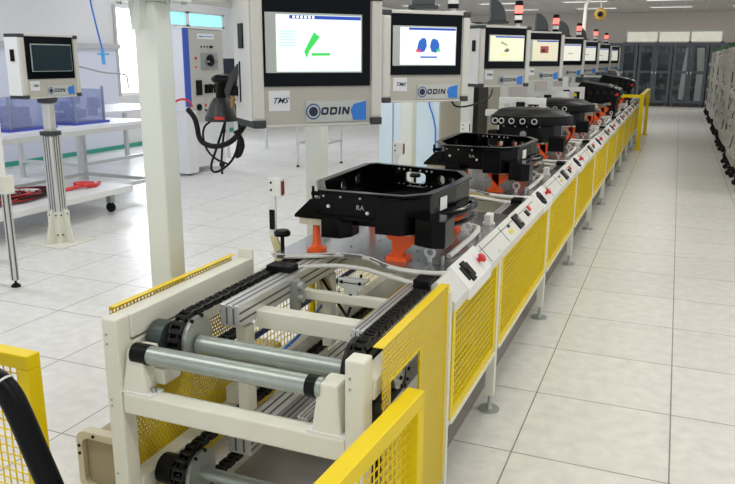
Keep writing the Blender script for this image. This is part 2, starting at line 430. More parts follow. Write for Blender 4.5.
# tapered bearing brackets on the front beam
for xc, rise in ((-1.412, .715), (-.778, .722)):
    br = MB()
    v = [br.bm.verts.new(p) for p in ((xc-.045, Y0+.005, .58), (xc+.045, Y0+.005, .58), (xc+.028, Y0+.02, rise), (xc-.028, Y0+.02, rise),
                                      (xc-.045, Y0+.055, .58), (xc+.045, Y0+.055, .58), (xc+.028, Y0+.10, rise), (xc-.028, Y0+.10, rise))]
    for q in ((0,1,2,3), (5,4,7,6), (4,0,3,7), (1,5,6,2), (3,2,6,7), (4,5,1,0)): br.bm.faces.new([v[i] for i in q])
    o = part(br, 'bearing_bracket', cream, bevel=.008)
    part(MB().bx(xc-.055, xc+.065, Y0+.003, Y0+.06, .58, .588), 'bracket_foot', white, o)
    part(MB().tube((xc+.055, Y0+.03, .588), (xc+.055, Y0+.03, .603), .008, 6), 'bolt', steel, o)
# bearing blocks beside the sprocket, motor hub
part(MB().tube((-1.44, 1.76, .705), (-1.385, 1.76, .705), .058, 24).bx(-1.44, -1.40, 1.70, 1.83, .63, .71), 'bearing_block', mat('dark_green_grey', (.045,.06,.058), .4), bevel=.003)
part(MB().tube((-1.445, 1.76, .245), (-1.385, 1.76, .245), .05, 20), 'bearing_block', black)
part(MB().bx(-1.40, -1.34, 1.66, 1.74, .60, .65), 'spacer_block', cream, bevel=.004)
part(MB().tube((-1.40, 1.68, .16), (-1.36, 1.68, .16), .045, 20), 'drum_cap', cream, smooth=True)
part(MB().tube((-1.478, 1.62, .195), (-1.44, 1.56, .18), .035, 20), 'yellow_cap', mat('pale_yellow', (.75,.68,.22), .4), smooth=True)
# hoses and cylinder inside
part(MB().path([(-1.40, 2.0, .52), (-1.40, 2.6, .53), (-1.40, 3.3, .54)], .012), 'air_hose', blued)
part(MB().path([(-1.30, 2.2, .46), (-1.27, 2.5, .52), (-1.36, 2.75, .50), (-1.42, 3.1, .46)], .006, smooth=2), 'air_hose', bluel)
part(MB().path([(-1.26, 2.55, .74), (-1.22, 2.62, .60), (-1.30, 2.7, .55), (-1.38, 2.8, .66)], .010, smooth=2), 'cable', brown)
part(MB().path([(-1.18, 2.42, .74), (-1.12, 2.52, .56), (-1.20, 2.7, .50), (-1.22, 2.9, .62)], .006, smooth=2), 'cable', black)
# stopper bracket under the first pallet
st = part(MB().prism([(-1.06, .795), (-.96, .795), (-.96, .765), (-.985, .755), (-.985, .69), (-1.035, .69), (-1.035, .755), (-1.06, .765)], 2.30, 2.315, 'y').bx(-1.06, -.96, 2.30, 2.36, .775, .785), 'stopper_bracket', mat('pale_zinc', (.55,.57,.55), .4, metal=.3), bevel=.003)
bb = MB()
for x, z in ((-1.045, .782), (-.975, .782), (-1.01, .735), (-1.01, .705)): bb.tube((x, 2.296, z), (x, 2.302, z), .006, 8)
part(bb, 'bolt', black, st)
part(MB().bx(-1.225, -1.195, 2.24, 2.27, .655, .78).tube((-1.195, 2.255, .76), (-1.175, 2.255, .76), .016, 14).tube((-1.195, 2.255, .715), (-1.175, 2.255, .715), .016, 14), 'sensor_holder', zinc)

# guards
def grid(b, x, y0, y1, z0, z1, dy, dz, r=.0016):
    n = max(1, round((y1-y0)/dy))
    for i in range(n+1): b.bx(x-r, x+r, y0+(y1-y0)*i/n-r, y0+(y1-y0)*i/n+r, z0, z1)
    n = max(1, round((z1-z0)/dz))
    for i in range(n+1): b.bx(x-r*1.3, x+r*1.3, y0, y1, z0+(z1-z0)*i/n-r, z0+(z1-z0)*i/n+r)
def frame(b, x, y0, y1, z0, z1, wd=.03, t=.02):
    b.bx(x-t/2, x+t/2, y0, y1, z1-wd, z1); b.bx(x-t/2, x+t/2, y0, y1, z0, z0+wd)
    b.bx(x-t/2, x+t/2, y0, y0+wd, z0+wd, z1-wd); b.bx(x-t/2, x+t/2, y1-wd, y1, z0+wd, z1-wd)
# solid perforated corner panel (right) with an inspection opening
def quad_panel(x0, x1, pts_out, pts_in=None):
    b = MB()
    if pts_in: b.ring(pts_out, pts_in, x0, x1, 'x')
    else: b.prism(pts_out, x0, x1, 'x')
    return b
g = quad_panel(-.645, -.643, [(1.675,.10),(2.285,.10),(2.285,.822),(1.675,.822)], [(1.735,.54),(1.985,.54),(1.985,.705),(1.735,.705)])
pp = part(g, 'perforated_guard', perf, label='yellow perforated sheet guard at the near corner of the line')
part(MB().bx(-.672, -.6425, 1.675, 2.285, .822, .826), 'folded_edge', perf, pp)
part(MB().bx(-.649, -.641, 2.262, 2.285, .10, .822), 'panel_rim', yellow, pp)
g = MB().ring([(1.725,.53),(1.995,.53),(1.995,.715),(1.725,.715)], [(1.735,.54),(1.985,.54),(1.985,.705),(1.735,.705)], -.648, -.642, 'x')
part(g, 'opening_rim', yellow, pp)
# drive gear seen through the opening
part(MB().tube((-.70, 1.90, .66), (-.675, 1.90, .66), .050, 24).bx(-.715, -.67, 1.80, 1.96, .57, .60), 'tensioner', steel, smooth=True)
bk = MB()
for k in range(8): bk.tube((-.672+.01, 1.90+.035*math.cos(k*.785), .66+.04*math.sin(k*.785)), (-.655, 1.90+.035*math.cos(k*.785), .66+.04*math.sin(k*.785)), .006, 6)
part(bk, 'tensioner_bolt', black)
part(MB().bx(-.735, -.725, 1.68, 2.1, .42, .76), 'inner_cover', black)
# left perforated panel
g = quad_panel(-1.532, -1.530, [(1.66,.10),(2.34,.10),(2.34,.822),(1.66,.822)])
pl = part(g, 'perforated_guard', perf)
part(MB().bx(-1.532, -1.511, 1.66, 2.34, .822, .824), 'folded_edge', perf, pl)
part(MB().tube((-1.532, 1.90, .50), (-1.528, 1.90, .50), .10, 40), 'round_cover', mat('yellow_cover', (.62,.45,.015), .5), pl)
# wire mesh guards, both sides; legs
legs_y = [2.30] + [3.07+1.335*k for k in range(11)]
for i in range(len(legs_y)-1):
    a, bnd = legs_y[i]+.035, legs_y[i+1]-.035
    fb = MB(); frame(fb, -.647, a, bnd, .30, .735, .036)
    fo = part(fb, 'mesh_guard', yellow)
    d = .027 if i < 4 else .035
    if i < 4:
        wb = MB(); grid(wb, -.645, a+.03, bnd-.03, .33, .705, d, d, .0020)
    else:
        wb = MB(); grid(wb, -.645, a+.03, bnd-.03, .33, .705, .034, .034, .004)
    part(wb, 'wire_mesh', yellow, fo)
    part(MB().bx(-.662, -.630, a, bnd, .288, .300), 'bottom_rail', cream)
for y in legs_y[:1]:
    part(MB().bx(-.665, -.632, y-.028, y-.004, .05, .80), 'leg', cream)
for i, y in enumerate(legs_y[1:]):
    lg = part(MB().bx(-.675, -.635, y-.02, y+.02, .075, .76), 'leg', cream, bevel=.003)
    part(MB().tube((-.655, y, .02), (-.655, y, .08), .008, 10).tube((-.655, y, 0), (-.655, y, .008), .048, 20).tube((-.655, y, .008), (-.655, y, .028), .016, 12, .010), 'foot_pad', zinc, lg)
    lg = part(MB().bx(-1.52, -1.48, y-.02, y+.02, .075, .66), 'leg', cream)
    part(MB().tube((-1.50, y, .02), (-1.50, y, .08), .008, 10).tube((-1.50, y, 0), (-1.50, y, .008), .045, 16), 'foot_pad', zinc, lg)
ly = [2.38, 3.07, 4.4, 5.74, 7.1, 8.4, 9.8, 11.1]
for i in range(len(ly)-1):
    a, bnd = ly[i]+.03, ly[i+1]-.03
    fb = MB(); frame(fb, -1.53, a, bnd, .12, .66); fo = part(fb, 'mesh_guard', yellow)
    wb = MB(); grid(wb, -1.53, a+.03, bnd-.03, .15, .63, .03, .03, .0015); part(wb, 'wire_mesh', yellow, fo)
# control rail: sloped cover along the right edge
def rail_pr(y0, y1, grow=0.0):
    b = MB(); g = grow
    b.prism([(-.720, .800+g), (-.700, .815+g), (-.632+g, .745), (-.632+g, .715), (-.72, .715)], y0, y1, 'y')
    return b
cr = part(rail_pr(2.33, Y1, 0), 'control_rail', offw, bevel=.002)
nrm = Vector((.070, 0, .068)).normalized()
SL = Vector((.068, 0, -.070)).normalized()
def onrail(y, off=0.0, s=0.0):
    return Vector((-.666, y, .780)) + nrm*off + SL*s
Mrot = Matrix((Vector((0,1,0)), SL*-1, nrm)).transposed()    # local x along y, local z out
def mushroom(y, s=0, parent=None):
    b = MB().lathe([(.010,0),(.010,.014),(.019,.018),(.020,.026),(.014,.032)], onrail(y, .004, s), 16, Mrot)
    part(b, 'emergency_button', red, parent, smooth=True)
pat = [('plate', 0), ('red', .165), ('text', .75), ('ring', .96), ('btn', 1.20), ('redbtn', 1.29), ('joint', 1.50)]
k = 0
while 2.60+1.64*k < Y1-.3:
    base = 2.60+1.64*k
    part(MB().box(onrail(base+.86, .0006, -.022), (.003, 1.2, .002), Matrix((SL, Vector((0,1,0)), nrm)).transposed()), 'cover_line', alud, cr) if base+1.5 < Y1 else None
    bxm = part(MB().prism([(-.728, .80), (-.702, .826), (-.624, .748), (-.624, .705), (-.72, .70)], base-.10, base+.24, 'y') if k == 0 else
               MB().prism([(-.724, .80), (-.701, .820), (-.628, .747), (-.628, .71), (-.72, .71)], base-.08, base+.22, 'y'), 'control_box', white, cr, bevel=.003)
    o = part(MB().box(onrail(base, .006), (.06, .10, .010), Matrix((SL, Vector((0,1,0)), nrm)).transposed()).box(onrail(base, .008), (.085, .045, .012), Matrix((SL, Vector((0,1,0)), nrm)).transposed()), 'black_plate', black, bxm, bevel=.003)
    part(MB().tube(onrail(base, .008), onrail(base, .018), .016, 16), 'key_switch', black, bxm)
    mushroom(base+.165, 0, bxm)
    if base+1.3 < Y1:
        o = part(MB().box(onrail(base+.97, .004), (.075, .10, .010), Matrix((SL, Vector((0,1,0)), nrm)).transposed()), 'black_plate', black, cr, bevel=.002)
        part(MB().lathe([(.017,0),(.017,.010),(.011,.010),(.011,.011),(.010,.011)], onrail(base+.97, .009), 16, Mrot), 'switch_ring', steel, o)
        part(MB().box(onrail(base+1.20, .004, .004), (.035, .045, .008), Matrix((SL, Vector((0,1,0)), nrm)).transposed()), 'black_button', black, cr)
        part(MB().box(onrail(base+1.29, .004, -.008), (.03, .035, .008), Matrix((SL, Vector((0,1,0)), nrm)).transposed()), 'black_button', red, cr, label='red push button')
        part(MB().box(onrail(base+.78, .001, .012), (.02, .07, .002), Matrix((SL, Vector((0,1,0)), nrm)).transposed()), 'warning_label', mat('label_yellow', (.75,.6,.05), .5), cr)
        part(MB().box(onrail(base+.80, .001, -.015), (.015, .04, .002), Matrix((SL, Vector((0,1,0)), nrm)).transposed()), 'text_label', black, cr)
        for q in (.30, .66): part(MB().box(onrail(base+q, .0005), (.088, .004, .002), Matrix((SL, Vector((0,1,0)), nrm)).transposed()), 'cover_joint', alud, cr)
    k += 1
part(MB().bx(-.665, -.640, 2.31, 2.34, .68, .75), 'socket', beiget)
# thin dark sheet that paints in the floor's shade under the line
part(MB().bx(-1.44, -.73, 1.75, Y1-.2, .001, .004), 'shade_sheet', greyd)

# side duct at the low left corner of the line
dt = thing('cable_duct', 'tan rounded cable duct box low beside the conveyor end', 'cable duct', (-1.75, 2.0, 0))
def rr(x0, x1, z0, z1, r, n=5):
    P = []
    for cx, cz, a0 in ((x1-r, z1-r, 0), (x0+r, z1-r, 90), (x0+r, z0+r, 180), (x1-r, z0+r, 270)):
        for i in range(n+1): a = R(a0+90*i/n); P.append((cx+r*math.cos(a), cz+r*math.sin(a)))
    return P
part(MB().ring(rr(-1.88, -1.60, .02, .26, .04), rr(-1.855, -1.625, .045, .235, .03), 1.82, 1.86, 'y'), 'front_rim', beige, dt)
part(MB().prism(rr(-1.85, -1.63, .04, .24, .03), 1.84, 2.9, 'y'), 'duct_body', beiget, dt)
bb = MB()
for x, z in ((-1.868, .20), (-1.868, .17), (-1.612, .20), (-1.612, .16), (-1.80, .248)): bb.tube((x, 1.816, z), (x, 1.822, z), .006, 8)
part(bb, 'bolt', black, dt)

# ------------------------------------------------------------------ pallets
PITCH = 1.64
PX, PY, PZ = -1.05, 2.45, .80
def make_pallet():
    t = thing('steel_pallet', 'x', 'pallet', (PX, PY, PZ), group='pallets riding on the conveyor')
    outl = [(-.36,.0), (-.33,-.02), (-.12,.10), (.0,.10), (.10,.02), (.20,.0), (.335,.02), (.345,.06), (.345,1.08), (.32,1.12), (-.34,1.12), (-.37,1.08)]
    pl = MB().prism(outl, 0, .012).build('plate', plate_m, t)
    h = MB()
    for x, y in ((.07,.12),(.13,.14),(.20,.13),(.28,.16),(.05,.22),(.26,.30),(.15,.26),(-.28,.14),(-.12,.22),(-.05,.36),(.10,.34),(-.20,.40),(.30,.48),(.12,.55),(-.28,.60)):
        h.tube((x, y, .0115), (x, y, .0130), .0055, 8)
    h.build('hole_pattern', black, pl)
    e = MB().path([(-.37,.02,.004), (-.33,-.012,.004), (-.22,.05,.004), (-.12,.112,.004), (0,.112,.004), (.10,.03,.004), (.20,-.006,.004), (.335,.012,.004), (.352,.06,.004)], .010, 8, 1)
    e.build('white_lip', offw, t, smooth=True)
    MB().path([(-.26,-.11,-.012), (-.12,.01,-.012), (.02,.02,-.012), (.12,-.03,-.012), (.29,-.10,-.012)], .009, 8, 1).build('bumper_bar', offw, t, smooth=True)
    MB().bx(-.30,-.20,-.16,-.09,-.016,.012).build('corner_block', black, t, bevel=.004)
    MB().bx(.27,.33,-.14,-.06,-.016,.018).build('corner_block', black, t, bevel=.004)
    k = MB().lathe([(.008,.0),(.008,.055),(.032,.06),(.034,.072),(.026,.082)], (-.35,.06,.012), 16); k.build('clamp_knob', black, t, smooth=True)
    for x, y in ((.245,.13), (.26,.62), (-.28,.66)):
        b = MB().tube((x, y, .012), (x, y, .030), .009, 10)
        for i in range(14):
            a0, a1 = 2*math.pi*i/14, 2*math.pi*(i+1)/14
            b.tube((x+.018*math.cos(a0), y, .048+.018*math.sin(a0)), (x+.018*math.cos(a1), y, .048+.018*math.sin(a1)), .0055, 6)
        b.build('eye_bolt', white, t, smooth=True)
    MB().tube((.305,.10,.012), (.305,.10,.05), .007, 10).build('dowel_pin', steel, t)
    for x, y, w2, h2, mm in ((-.33,.40,.035,.05,offw), (-.33,.85,.04,.06,zinc), (.30,.86,.03,.05,offw), (-.05,.98,.05,.035,zinc), (.02,.50,.04,.03,zinc)):
        MB().bx(x-w2/2, x+w2/2, y-.035, y+.035, .012, .012+h2).bx(x-w2/2-.012, x+w2/2+.012, y-.015, y+.015, .012, .022).build('locating_block', mm, t, bevel=.002)
    # bent white guard bar on the right edge
    MB().path([(.30,.20,.02), (.325,.46,.045), (.315,.62,.045), (.26,.72,.03)], .011, 8, 1).build('bent_bar', offw, t, smooth=True)
    # orange stands
    def stand(x, y, h, brace=0, r=.017):
        s = MB().lathe([(.040,.0),(.040,.012),(.024,.018),(r,.03),(r*.85,h)], (x, y, .012), 14)
        if brace:
            s.bx(x-.022, x+.022, y-.02, y+.02, .012, h+.01)
            s.bx(x-.042, x+.042, y-.035, y+.035, .012, .030)
            s.prism([(x+.02, h-.06), (x+.085, h-.005), (x+.085, h+.012), (x-.045, h+.012), (x-.045, h-.005), (x-.02, h-.02)], y-.02, y+.02, 'y')
        s.build('stand', orange, t, smooth=not brace)
    stand(-.222, .11, .108); stand(.128, .11, .105, 1); stand(-.22, .70, .108); stand(.17, .66, .105, 1)
    return t
pal = make_pallet()
who = ['steel pallet nearest the camera carrying the first black frame', 'second steel pallet carrying the second black frame', 'third steel pallet under the nearer ribbed black cover', 'fourth steel pallet under the farther ribbed black cover',
       'steel pallet with bare orange stands, fifth along the line', 'sixth steel pallet under the long dark casting', 'seventh steel pallet before the end casting', 'steel pallet under the dark casting closest to the end wall']
pal['label'] = who[0]
for k in range(1, 8): dup(pal, (PX, PY+PITCH*k, PZ), who[k])

# ------------------------------------------------------------------ black housings
def poly_off(P, d):
    n = len(P); out = []
    cx = sum(p[0] for p in P)/n; cy = sum(p[1] for p in P)/n
    for i in range(n):
        a, b, c = Vector(P[i-1]), Vector(P[i]), Vector(P[(i+1) % n])
        n1 = Vector(((b-a).y, -(b-a).x)).normalized(); n2 = Vector(((c-b).y, -(c-b).x)).normalized()
        m = (n1+n2).normalized(); out.append(tuple(b - m*d/max(.4, m.dot(n1))))
    return out
def housing_a():
    t = thing('frame_housing', 'x', 'casting', (PX, PY, .925), group='black open frame castings')
    # counter-clockwise outline (x, y) local
    P = [(-.165,.03), (.17,.03), (.245,.12), (.272,.38), (.272,.58), (.20,.72), (-.25,.82), (-.285,.77), (-.265,.22)]
    In = poly_off(P, .022)
    # wall ring with openings in the far and left walls: build wall per side
    wallz0, wallz1 = .050, .148
    b = MB()
    n = len(P)
    for i in range(n):
        a, c = Vector((*P[i],0)), Vector((*P[(i+1) % n],0)); ai, ci = Vector((*In[i],0)), Vector((*In[(i+1) % n],0))
        Ls = (c-a).length
        def seg(u0, u1, z0, z1):
            q = [a.lerp(c, u0), a.lerp(c, u1), ai.lerp(ci, u1), ai.lerp(ci, u0)]
            b.prism([(v.x, v.y) for v in q], z0, z1)
        def holed(u0, u1, um, zm, ru, rz, pw):
            """wall patch u0..u1 with a rounded hole centred at (um, zm)"""
            N = 24; outer = []; inner = []
            for k in range(N):
                th = 2*math.pi*(k+.5)/N; cx_, sz_ = math.cos(th), math.sin(th); m = max(abs(cx_), abs(sz_))
                ou = cx_/m; oz = sz_/m
                outer.append((um+(ou*(u1-um) if ou > 0 else ou*(um-u0)), zm+(oz*(wallz1-zm) if oz > 0 else oz*(zm-wallz0))))
                inner.append((um+ru/Ls*math.copysign(abs(cx_)**pw, cx_), zm+rz*math.copysign(abs(sz_)**pw, sz_)))
            V = []
            for pl in (outer, inner):
                for (A1, C1) in ((a, c), (ai, ci)):
                    V.append([b.bm.verts.new((*A1.lerp(C1, u).xy, z)) for u, z in pl])
            for k in range(N):
                q = (k+1) % N
                for f in ((V[0][k],V[0][q],V[2][q],V[2][k]), (V[1][q],V[1][k],V[3][k],V[3][q]), (V[2][k],V[2][q],V[3][q],V[3][k]), (V[0][q],V[0][k],V[1][k],V[1][q])): b.bm.faces.new(f)
        if i == 5:
            seg(0, .02, wallz0, wallz1); holed(.02, .12, .07, .102, .017, .019, 1); holed(.12, .26, .19, .102, .020, .022, 1)
            holed(.26, .80, .50, .100, .058, .026, .45); seg(.80, 1, wallz0, wallz1)
        elif i == 7:
            seg(0, .20, wallz0, wallz1); holed(.20, .36, .28, .10, .028, .024, .5); seg(.36, .48, wallz0, wallz1); holed(.48, .70, .60, .098, .030, .034, 1); seg(.70, 1, wallz0, wallz1)
        else: seg(0, 1, wallz0, wallz1)
    body = b.build('frame_wall', gloss, t)
    MB().ring(poly_off(P, -.010), poly_off(P, .024), .140, .150).build('top_rim', gloss, t, bevel=.003)
    MB().ring(poly_off(P, -.018), poly_off(P, .075), .044, .056).build('bottom_rim', gloss, t, bevel=.003)
    # recessed lower skirts, corner pads and feet
    MB().prism([(-.15,.0), (-.07,.0), (-.04,.05), (-.04,.12), (-.15,.12)], -.028, .05).build('corner_lug', gloss, t, bevel=.006)
    MB().ring(poly_off(P, .05), poly_off(P, .075), .012, .05).build('lower_skirt', gloss, t)
    MB().prism([(.07,.0), (.17,.005), (.225,.07), (.19,.12), (.07,.10)], .004, .140).build('corner_boss', gloss, t, bevel=.006)
    MB().prism([(-.305,.022),(-.305,.034),(-.235,.10),(-.16,.11),(-.15,.022)], .08, .18, 'y').build('left_foot', gloss, t, bevel=.003)
    MB().bx(-.285,-.17,.085,.155,-.004,.021).build('support_pad', beige, t)
    MB().bx(.075,.19,.06,.15,-.005,.003).build('support_pad', beige, t)
    MB().prism([(.215,.03), (.29,.0), (.335,.02), (.335,.14), (.25,.15), (.215,.10)], -.030, .070).build('motor_block', gloss, t, bevel=.004)
    MB().path([(.24,.16,.045), (.31,.30,.05), (.33,.48,.045), (.28,.60,.045)], .016, 8, 1).path([(.26,.16,.012), (.33,.32,.012), (.335,.46,.012)], .010, 8, 1).build('coolant_pipe', gloss, t, smooth=True)
    # inner ledge and ribs
    MB().ring(poly_off(P, .022), poly_off(P, .07), .060, .068).build('inner_ledge', gloss, t)
    # bolts along front wall
    bb = MB()
    for x in (-.15, -.08, .0, .09, .17): bb.sph((x, .027, .128), .0045, n=6)
    for x, z in ((-.13,.09), (.03,.075)): bb.tube((x, .024, z), (x, .031, z), .007, 8)
    bb.build('wall_bolt', alum, t)
    bb = MB()
    A, Bp = Vector((*In[5],0)), Vector((*In[6],0))
    for u in (.30, .36, .44, .56, .64, .70):
        for z in (.066, .136):
            p = A.lerp(Bp, u); bb.tube((p.x, p.y-.006, z), (p.x, p.y+.002, z), .0045, 6)
    bb.build('slot_bolt', alum, t)
    p = A.lerp(Bp, .07)
    MB().tube((p.x, p.y+.045, .102), (p.x, p.y+.035, .102), .024, 16).build('red_marker_disc', red, t)
    MB().box((p.x, p.y+.030, .102), (.008,.004,.05), Matrix.Rotation(R(20), 3, 'Y')).build('marker_slash', white, t)
    # white label on right wall
    MB().box((.2605,.24,.095), (.003,.065,.050), Matrix.Rotation(R(-5.9), 3, 'Z')).build('paper_label', white, t)
    # small lettering cast on the front wall
    MB().text('RA', .026, Matrix.Translation((.0,.029,.092)) @ Matrix.Rotation(R(90),4,'X'), .001).build('cast_mark', steel, t)
    MB().tube((-.24,.20,.10), (-.285,.20,.10), .010, 8).tube((-.28,.20,.08), (-.28,.20,.13), .006, 8).build('side_plug', gloss, t)
    return t
ha = housing_a(); ha['label'] = 'glossy black open frame casting on the nearest pallet'
dup(ha, (PX, PY+PITCH, .925), 'black open frame casting on the second pallet, behind the nearest one')

def housing_b():
    t = thing('cover_housing', 'x', 'casting', (PX, PY+PITCH*2, .925), group='black ribbed covers with round ports')
    P = [(-.25,.06), (.10,.05), (.22,.20), (.24,.50), (.12,.66), (-.15,.68), (-.25,.58), (-.29,.30)]
    MB().prism(poly_off(P, .03), .0, .13).build('lower_body', castm, t, bevel=.01)
    E = [(-.27,.05), (-.10,.035), (.08,.05), (.19,.11), (.27,.20), (.32,.32), (.28,.45), (.18,.58), (.0,.66), (-.18,.66), (-.27,.58), (-.31,.40), (-.31,.15)]
    MB().prism(E, .13, .205).build('upper_cover', castm, t, bevel=.012, smooth=True)
    b = MB(); A_ = [b.bm.verts.new((x, y, .205)) for x, y in poly_off(E, .012)]; B_ = [b.bm.verts.new((x*.72-.03, .36+(y-.36)*.66, .248)) for x, y in E]
    nn = len(E)
    for q in range(nn): b.bm.faces.new((A_[q], A_[(q+1) % nn], B_[(q+1) % nn], B_[q]))
    b.bm.faces.new(B_); b.bm.faces.new(A_[::-1]); b.build('top_cap', castm, t, bevel=.008, smooth=True)
    for i, x in enumerate((-.245, -.195, -.115, -.03, .06)):
        y = .042 + .1*(abs(x+.10))**1.6
        MB().ring([(x+.023*math.cos(2*math.pi*k/16), .168+.023*math.sin(2*math.pi*k/16)) for k in range(16)], [(x+.016*math.cos(2*math.pi*k/16), .168+.016*math.sin(2*math.pi*k/16)) for k in range(16)], y-.014, y+.01, 'y').build('round_port', alum, t, smooth=True)
    bb = MB()
    for x in (-.18, -.09, .0, .10): bb.tube((x, .062, .125), (x, .072, .125), .006, 8)
    bb.build('cover_bolt', steel, t)
    MB().bx(-.30,-.22,.03,.14,-.04,.09).bx(.18,.30,.0,.12,-.05,.06).build('mounting_foot', castm, t, bevel=.005)
    MB().tube((-.02,.03,.07), (-.02,.075,.07), .025, 16).build('shaft_end', steel, t, smooth=True)
    MB().path([(.30,.10,.0), (.33,.16,.06), (.32,.20,.13)], .006, 6, 1).build('cable', black, t)
    return t
hb = housing_b(); hb['label'] = 'black oval cover casting with round ports, nearer of two'
dup(hb, (PX, PY+PITCH*3, .925), 'black oval cover casting with round ports, farther of two')
def housing_c(k, lift, lab, s=1.0):
    t = thing('gearbox_casting', lab, 'casting', (PX+.07, PY+PITCH*k, .925+lift), group='long dark gearbox castings')
    MB().prism([(-.34*s,.02), (.05,.0), (.26*s,.05), (.33*s,.12), (.30*s,.20), (.1,.25), (-.30*s,.30), (-.38*s,.20)], .10, .75, 'y').build('casing', castm, t, bevel=.02)
    b = MB()
    for i in range(6): b.bx(-.30*s+.10*i*s, -.285*s+.10*i*s, .085, .76, .03, .24)
    b.build('cooling_rib', castm, t)
    b = MB()
    for i in range(5): b.tube((-.25*s+.11*i*s, .07, .15), (-.25*s+.11*i*s, .10, .15), .026, 14)
    b.build('bore', chainm, t)
    MB().lathe([(.022,0),(.025,.03),(.015,.05)], (.27*s,.10,.13), 16, Matrix.Rotation(R(90),3,'X')).build('end_cap', red, t, smooth=True)
    MB().bx(-.30,-.24,.15,.65,-.10-lift+.0,.05).bx(.16,.22,.15,.65,-.10-lift,.04).build('cradle', black, t)
    return t
housing_c(5, .04, 'long dark ribbed gearbox casting with small red end cap', .85)
housing_c(7, .07, 'dark gearbox casting nearest the grey cabinets', .9)

# ------------------------------------------------------------------ columns and overhead beam
CX = -1.85
cols = [2.36, 3.74, 5.30, 7.0, 8.7, 10.4, 12.1, 13.8]
ordn = ['thick pale column in the left foreground behind the conveyor end', 'pale column below the nearest monitor box', 'pale column below the second monitor box', 'pale column between the second and third monitor boxes',
        'pale column at the fourth monitor box', 'pale column at the fifth monitor box', 'pale column at the sixth monitor box', 'farthest pale column along the line']
colm = mat('pale_green_white_paint', (.74,.78,.74), .4)
t = thing('support_column', ordn[0], 'column', (CX, cols[0], 0), group='columns along the line')
MB().bx(-.05,.05,-.05,.05,.012,1.76).build('column_shaft', colm, t, bevel=.010)
MB().bx(-.10,.10,-.10,.10,0,.012).build('base_plate', colm, t)
MB().bx(-.13,.13,-.07,.07,1.76,1.775).build('top_flange', colm, t)
MB().prism([(-.012,1.76),(.012,1.76),(.0,1.66)], -.10, -.05, 'x').prism([(-.012,1.76),(.012,1.76),(0,1.66)], -.085, -.05, 'y').build('gusset', colm, t)
b = MB()
for x, y in ((-.11,-.05),(.11,-.05),(.11,.05),(-.11,.05)): b.tube((x,y,1.75),(x,y,1.76),.010,6)
b.build('flange_bolt', steel, t)
for i in range(1, len(cols)): dup(t, (CX, cols[i], 0), ordn[i])
bm_ = thing('overhead_beam', 'grey-white overhead beam running along the tops of the columns', 'beam', (CX, 2.0, 1.777))
MB().bx(-.06,.06,.1,15.6,0,.10).build('beam', mat('beam_grey_white', (.60,.60,.57), .45), bm_, bevel=.004)
MB().bx(.061,.064,.1,15.6,.03,.05).build('cable_slot', alud, bm_)

# ------------------------------------------------------------------ monitor boxes
W_, H_, D_ = .588, .555, .24
def brand(b, x, z, h, y, thick=.0008):
    """four heavy square-shouldered letters O D I N, slanted"""
    def sh(pts): return [(px+.16*(pz-z), pz) for px, pz in pts]
    def rrect(x0, x1, z0, z1, rl, rr_, n=4):
        P = []
        for cx, cz, a0, q in ((x1-rr_, z1-rr_, 0, rr_), (x0+rl, z1-rl, 90, rl), (x0+rl, z0+rl, 180, rl), (x1-rr_, z0+rr_, 270, rr_)):
            for k in range(n+1): a = R(a0+90*k/n); P.append((cx+q*math.cos(a), cz+q*math.sin(a)))
        return P
    st = h*.27; w = h*1.02
    b.ring(sh(rrect(x, x+w, z, z+h, h*.26, h*.26)), sh(rrect(x+st, x+w-st, z+st, z+h-st, h*.08, h*.08)), y-thick, y, 'y')
    x2 = x+w+h*.22
    b.ring(sh(rrect(x2, x2+w, z, z+h, h*.04, h*.30)), sh(rrect(x2+st, x2+w-st, z+st, z+h-st, h*.02, h*.10)), y-thick, y, 'y')
    x3 = x2+w+h*.22
    b.prism(sh([(x3,z),(x3+st*1.1,z),(x3+st*1.1,z+h),(x3,z+h)]), y-thick, y, 'y')
    x4 = x3+st+h*.26
    b.prism(sh([(x4,z),(x4+st,z),(x4+st,z+h),(x4,z+h)]), y-thick, y, 'y')
    b.prism(sh([(x4,z+h),(x4+st*1.2,z+h),(x4+w,z),(x4+w-st*1.2,z)]), y-thick-.0001, y-.0001, 'y')
    b.prism(sh([(x4+w-st,z),(x4+w,z),(x4+w,z+h),(x4+w-st,z+h)]), y-thick, y, 'y')
    return b
def logo(t, x0, x1, z0, z1, big=True):
    w = x1-x0; h = z1-z0
    p = MB().bx(x0, x1, -.006, 0, z0, z1).build('logo_plate', plateg, t)
    cx = x0+w*.115; cz = z0+h*.5; r = h*.38
    MB().lathe([(r,0),(r,.001),(r*.80,.001)], (cx,-.0062,cz), 24, Matrix.Rotation(R(90),3,'X')).build('emblem_ring', mat('navy_blue', (.03,.10,.30), .4), p)
    MB().lathe([(r*.80,0),(r*.80,.0012),(r*.5,.0012)], (cx,-.0062,cz), 24, Matrix.Rotation(R(90),3,'X')).build('emblem_disc', plateg, p)
    MB().lathe([(r*.62,0),(r*.62,.0016),(r*.2,.0016)], (cx,-.0062,cz), 12, Matrix.Rotation(R(90),3,'X')).build('emblem_gear', ink, p)
    brand(MB(), x0+w*.235, z0+h*.33, h*.365, -.006).build('brand_lettering', ink, p)
    MB().prism([(x0+w*.73, z0+h*.55), (x0+w*.78, z0+h*.82), (x0+w*.99, z0+h*.97), (x0+w*.99, z0+h*.03), (x0+w*.77, z0+h*.05)], -.0078, -.006, 'y').build('blue_flag', bluep, p)
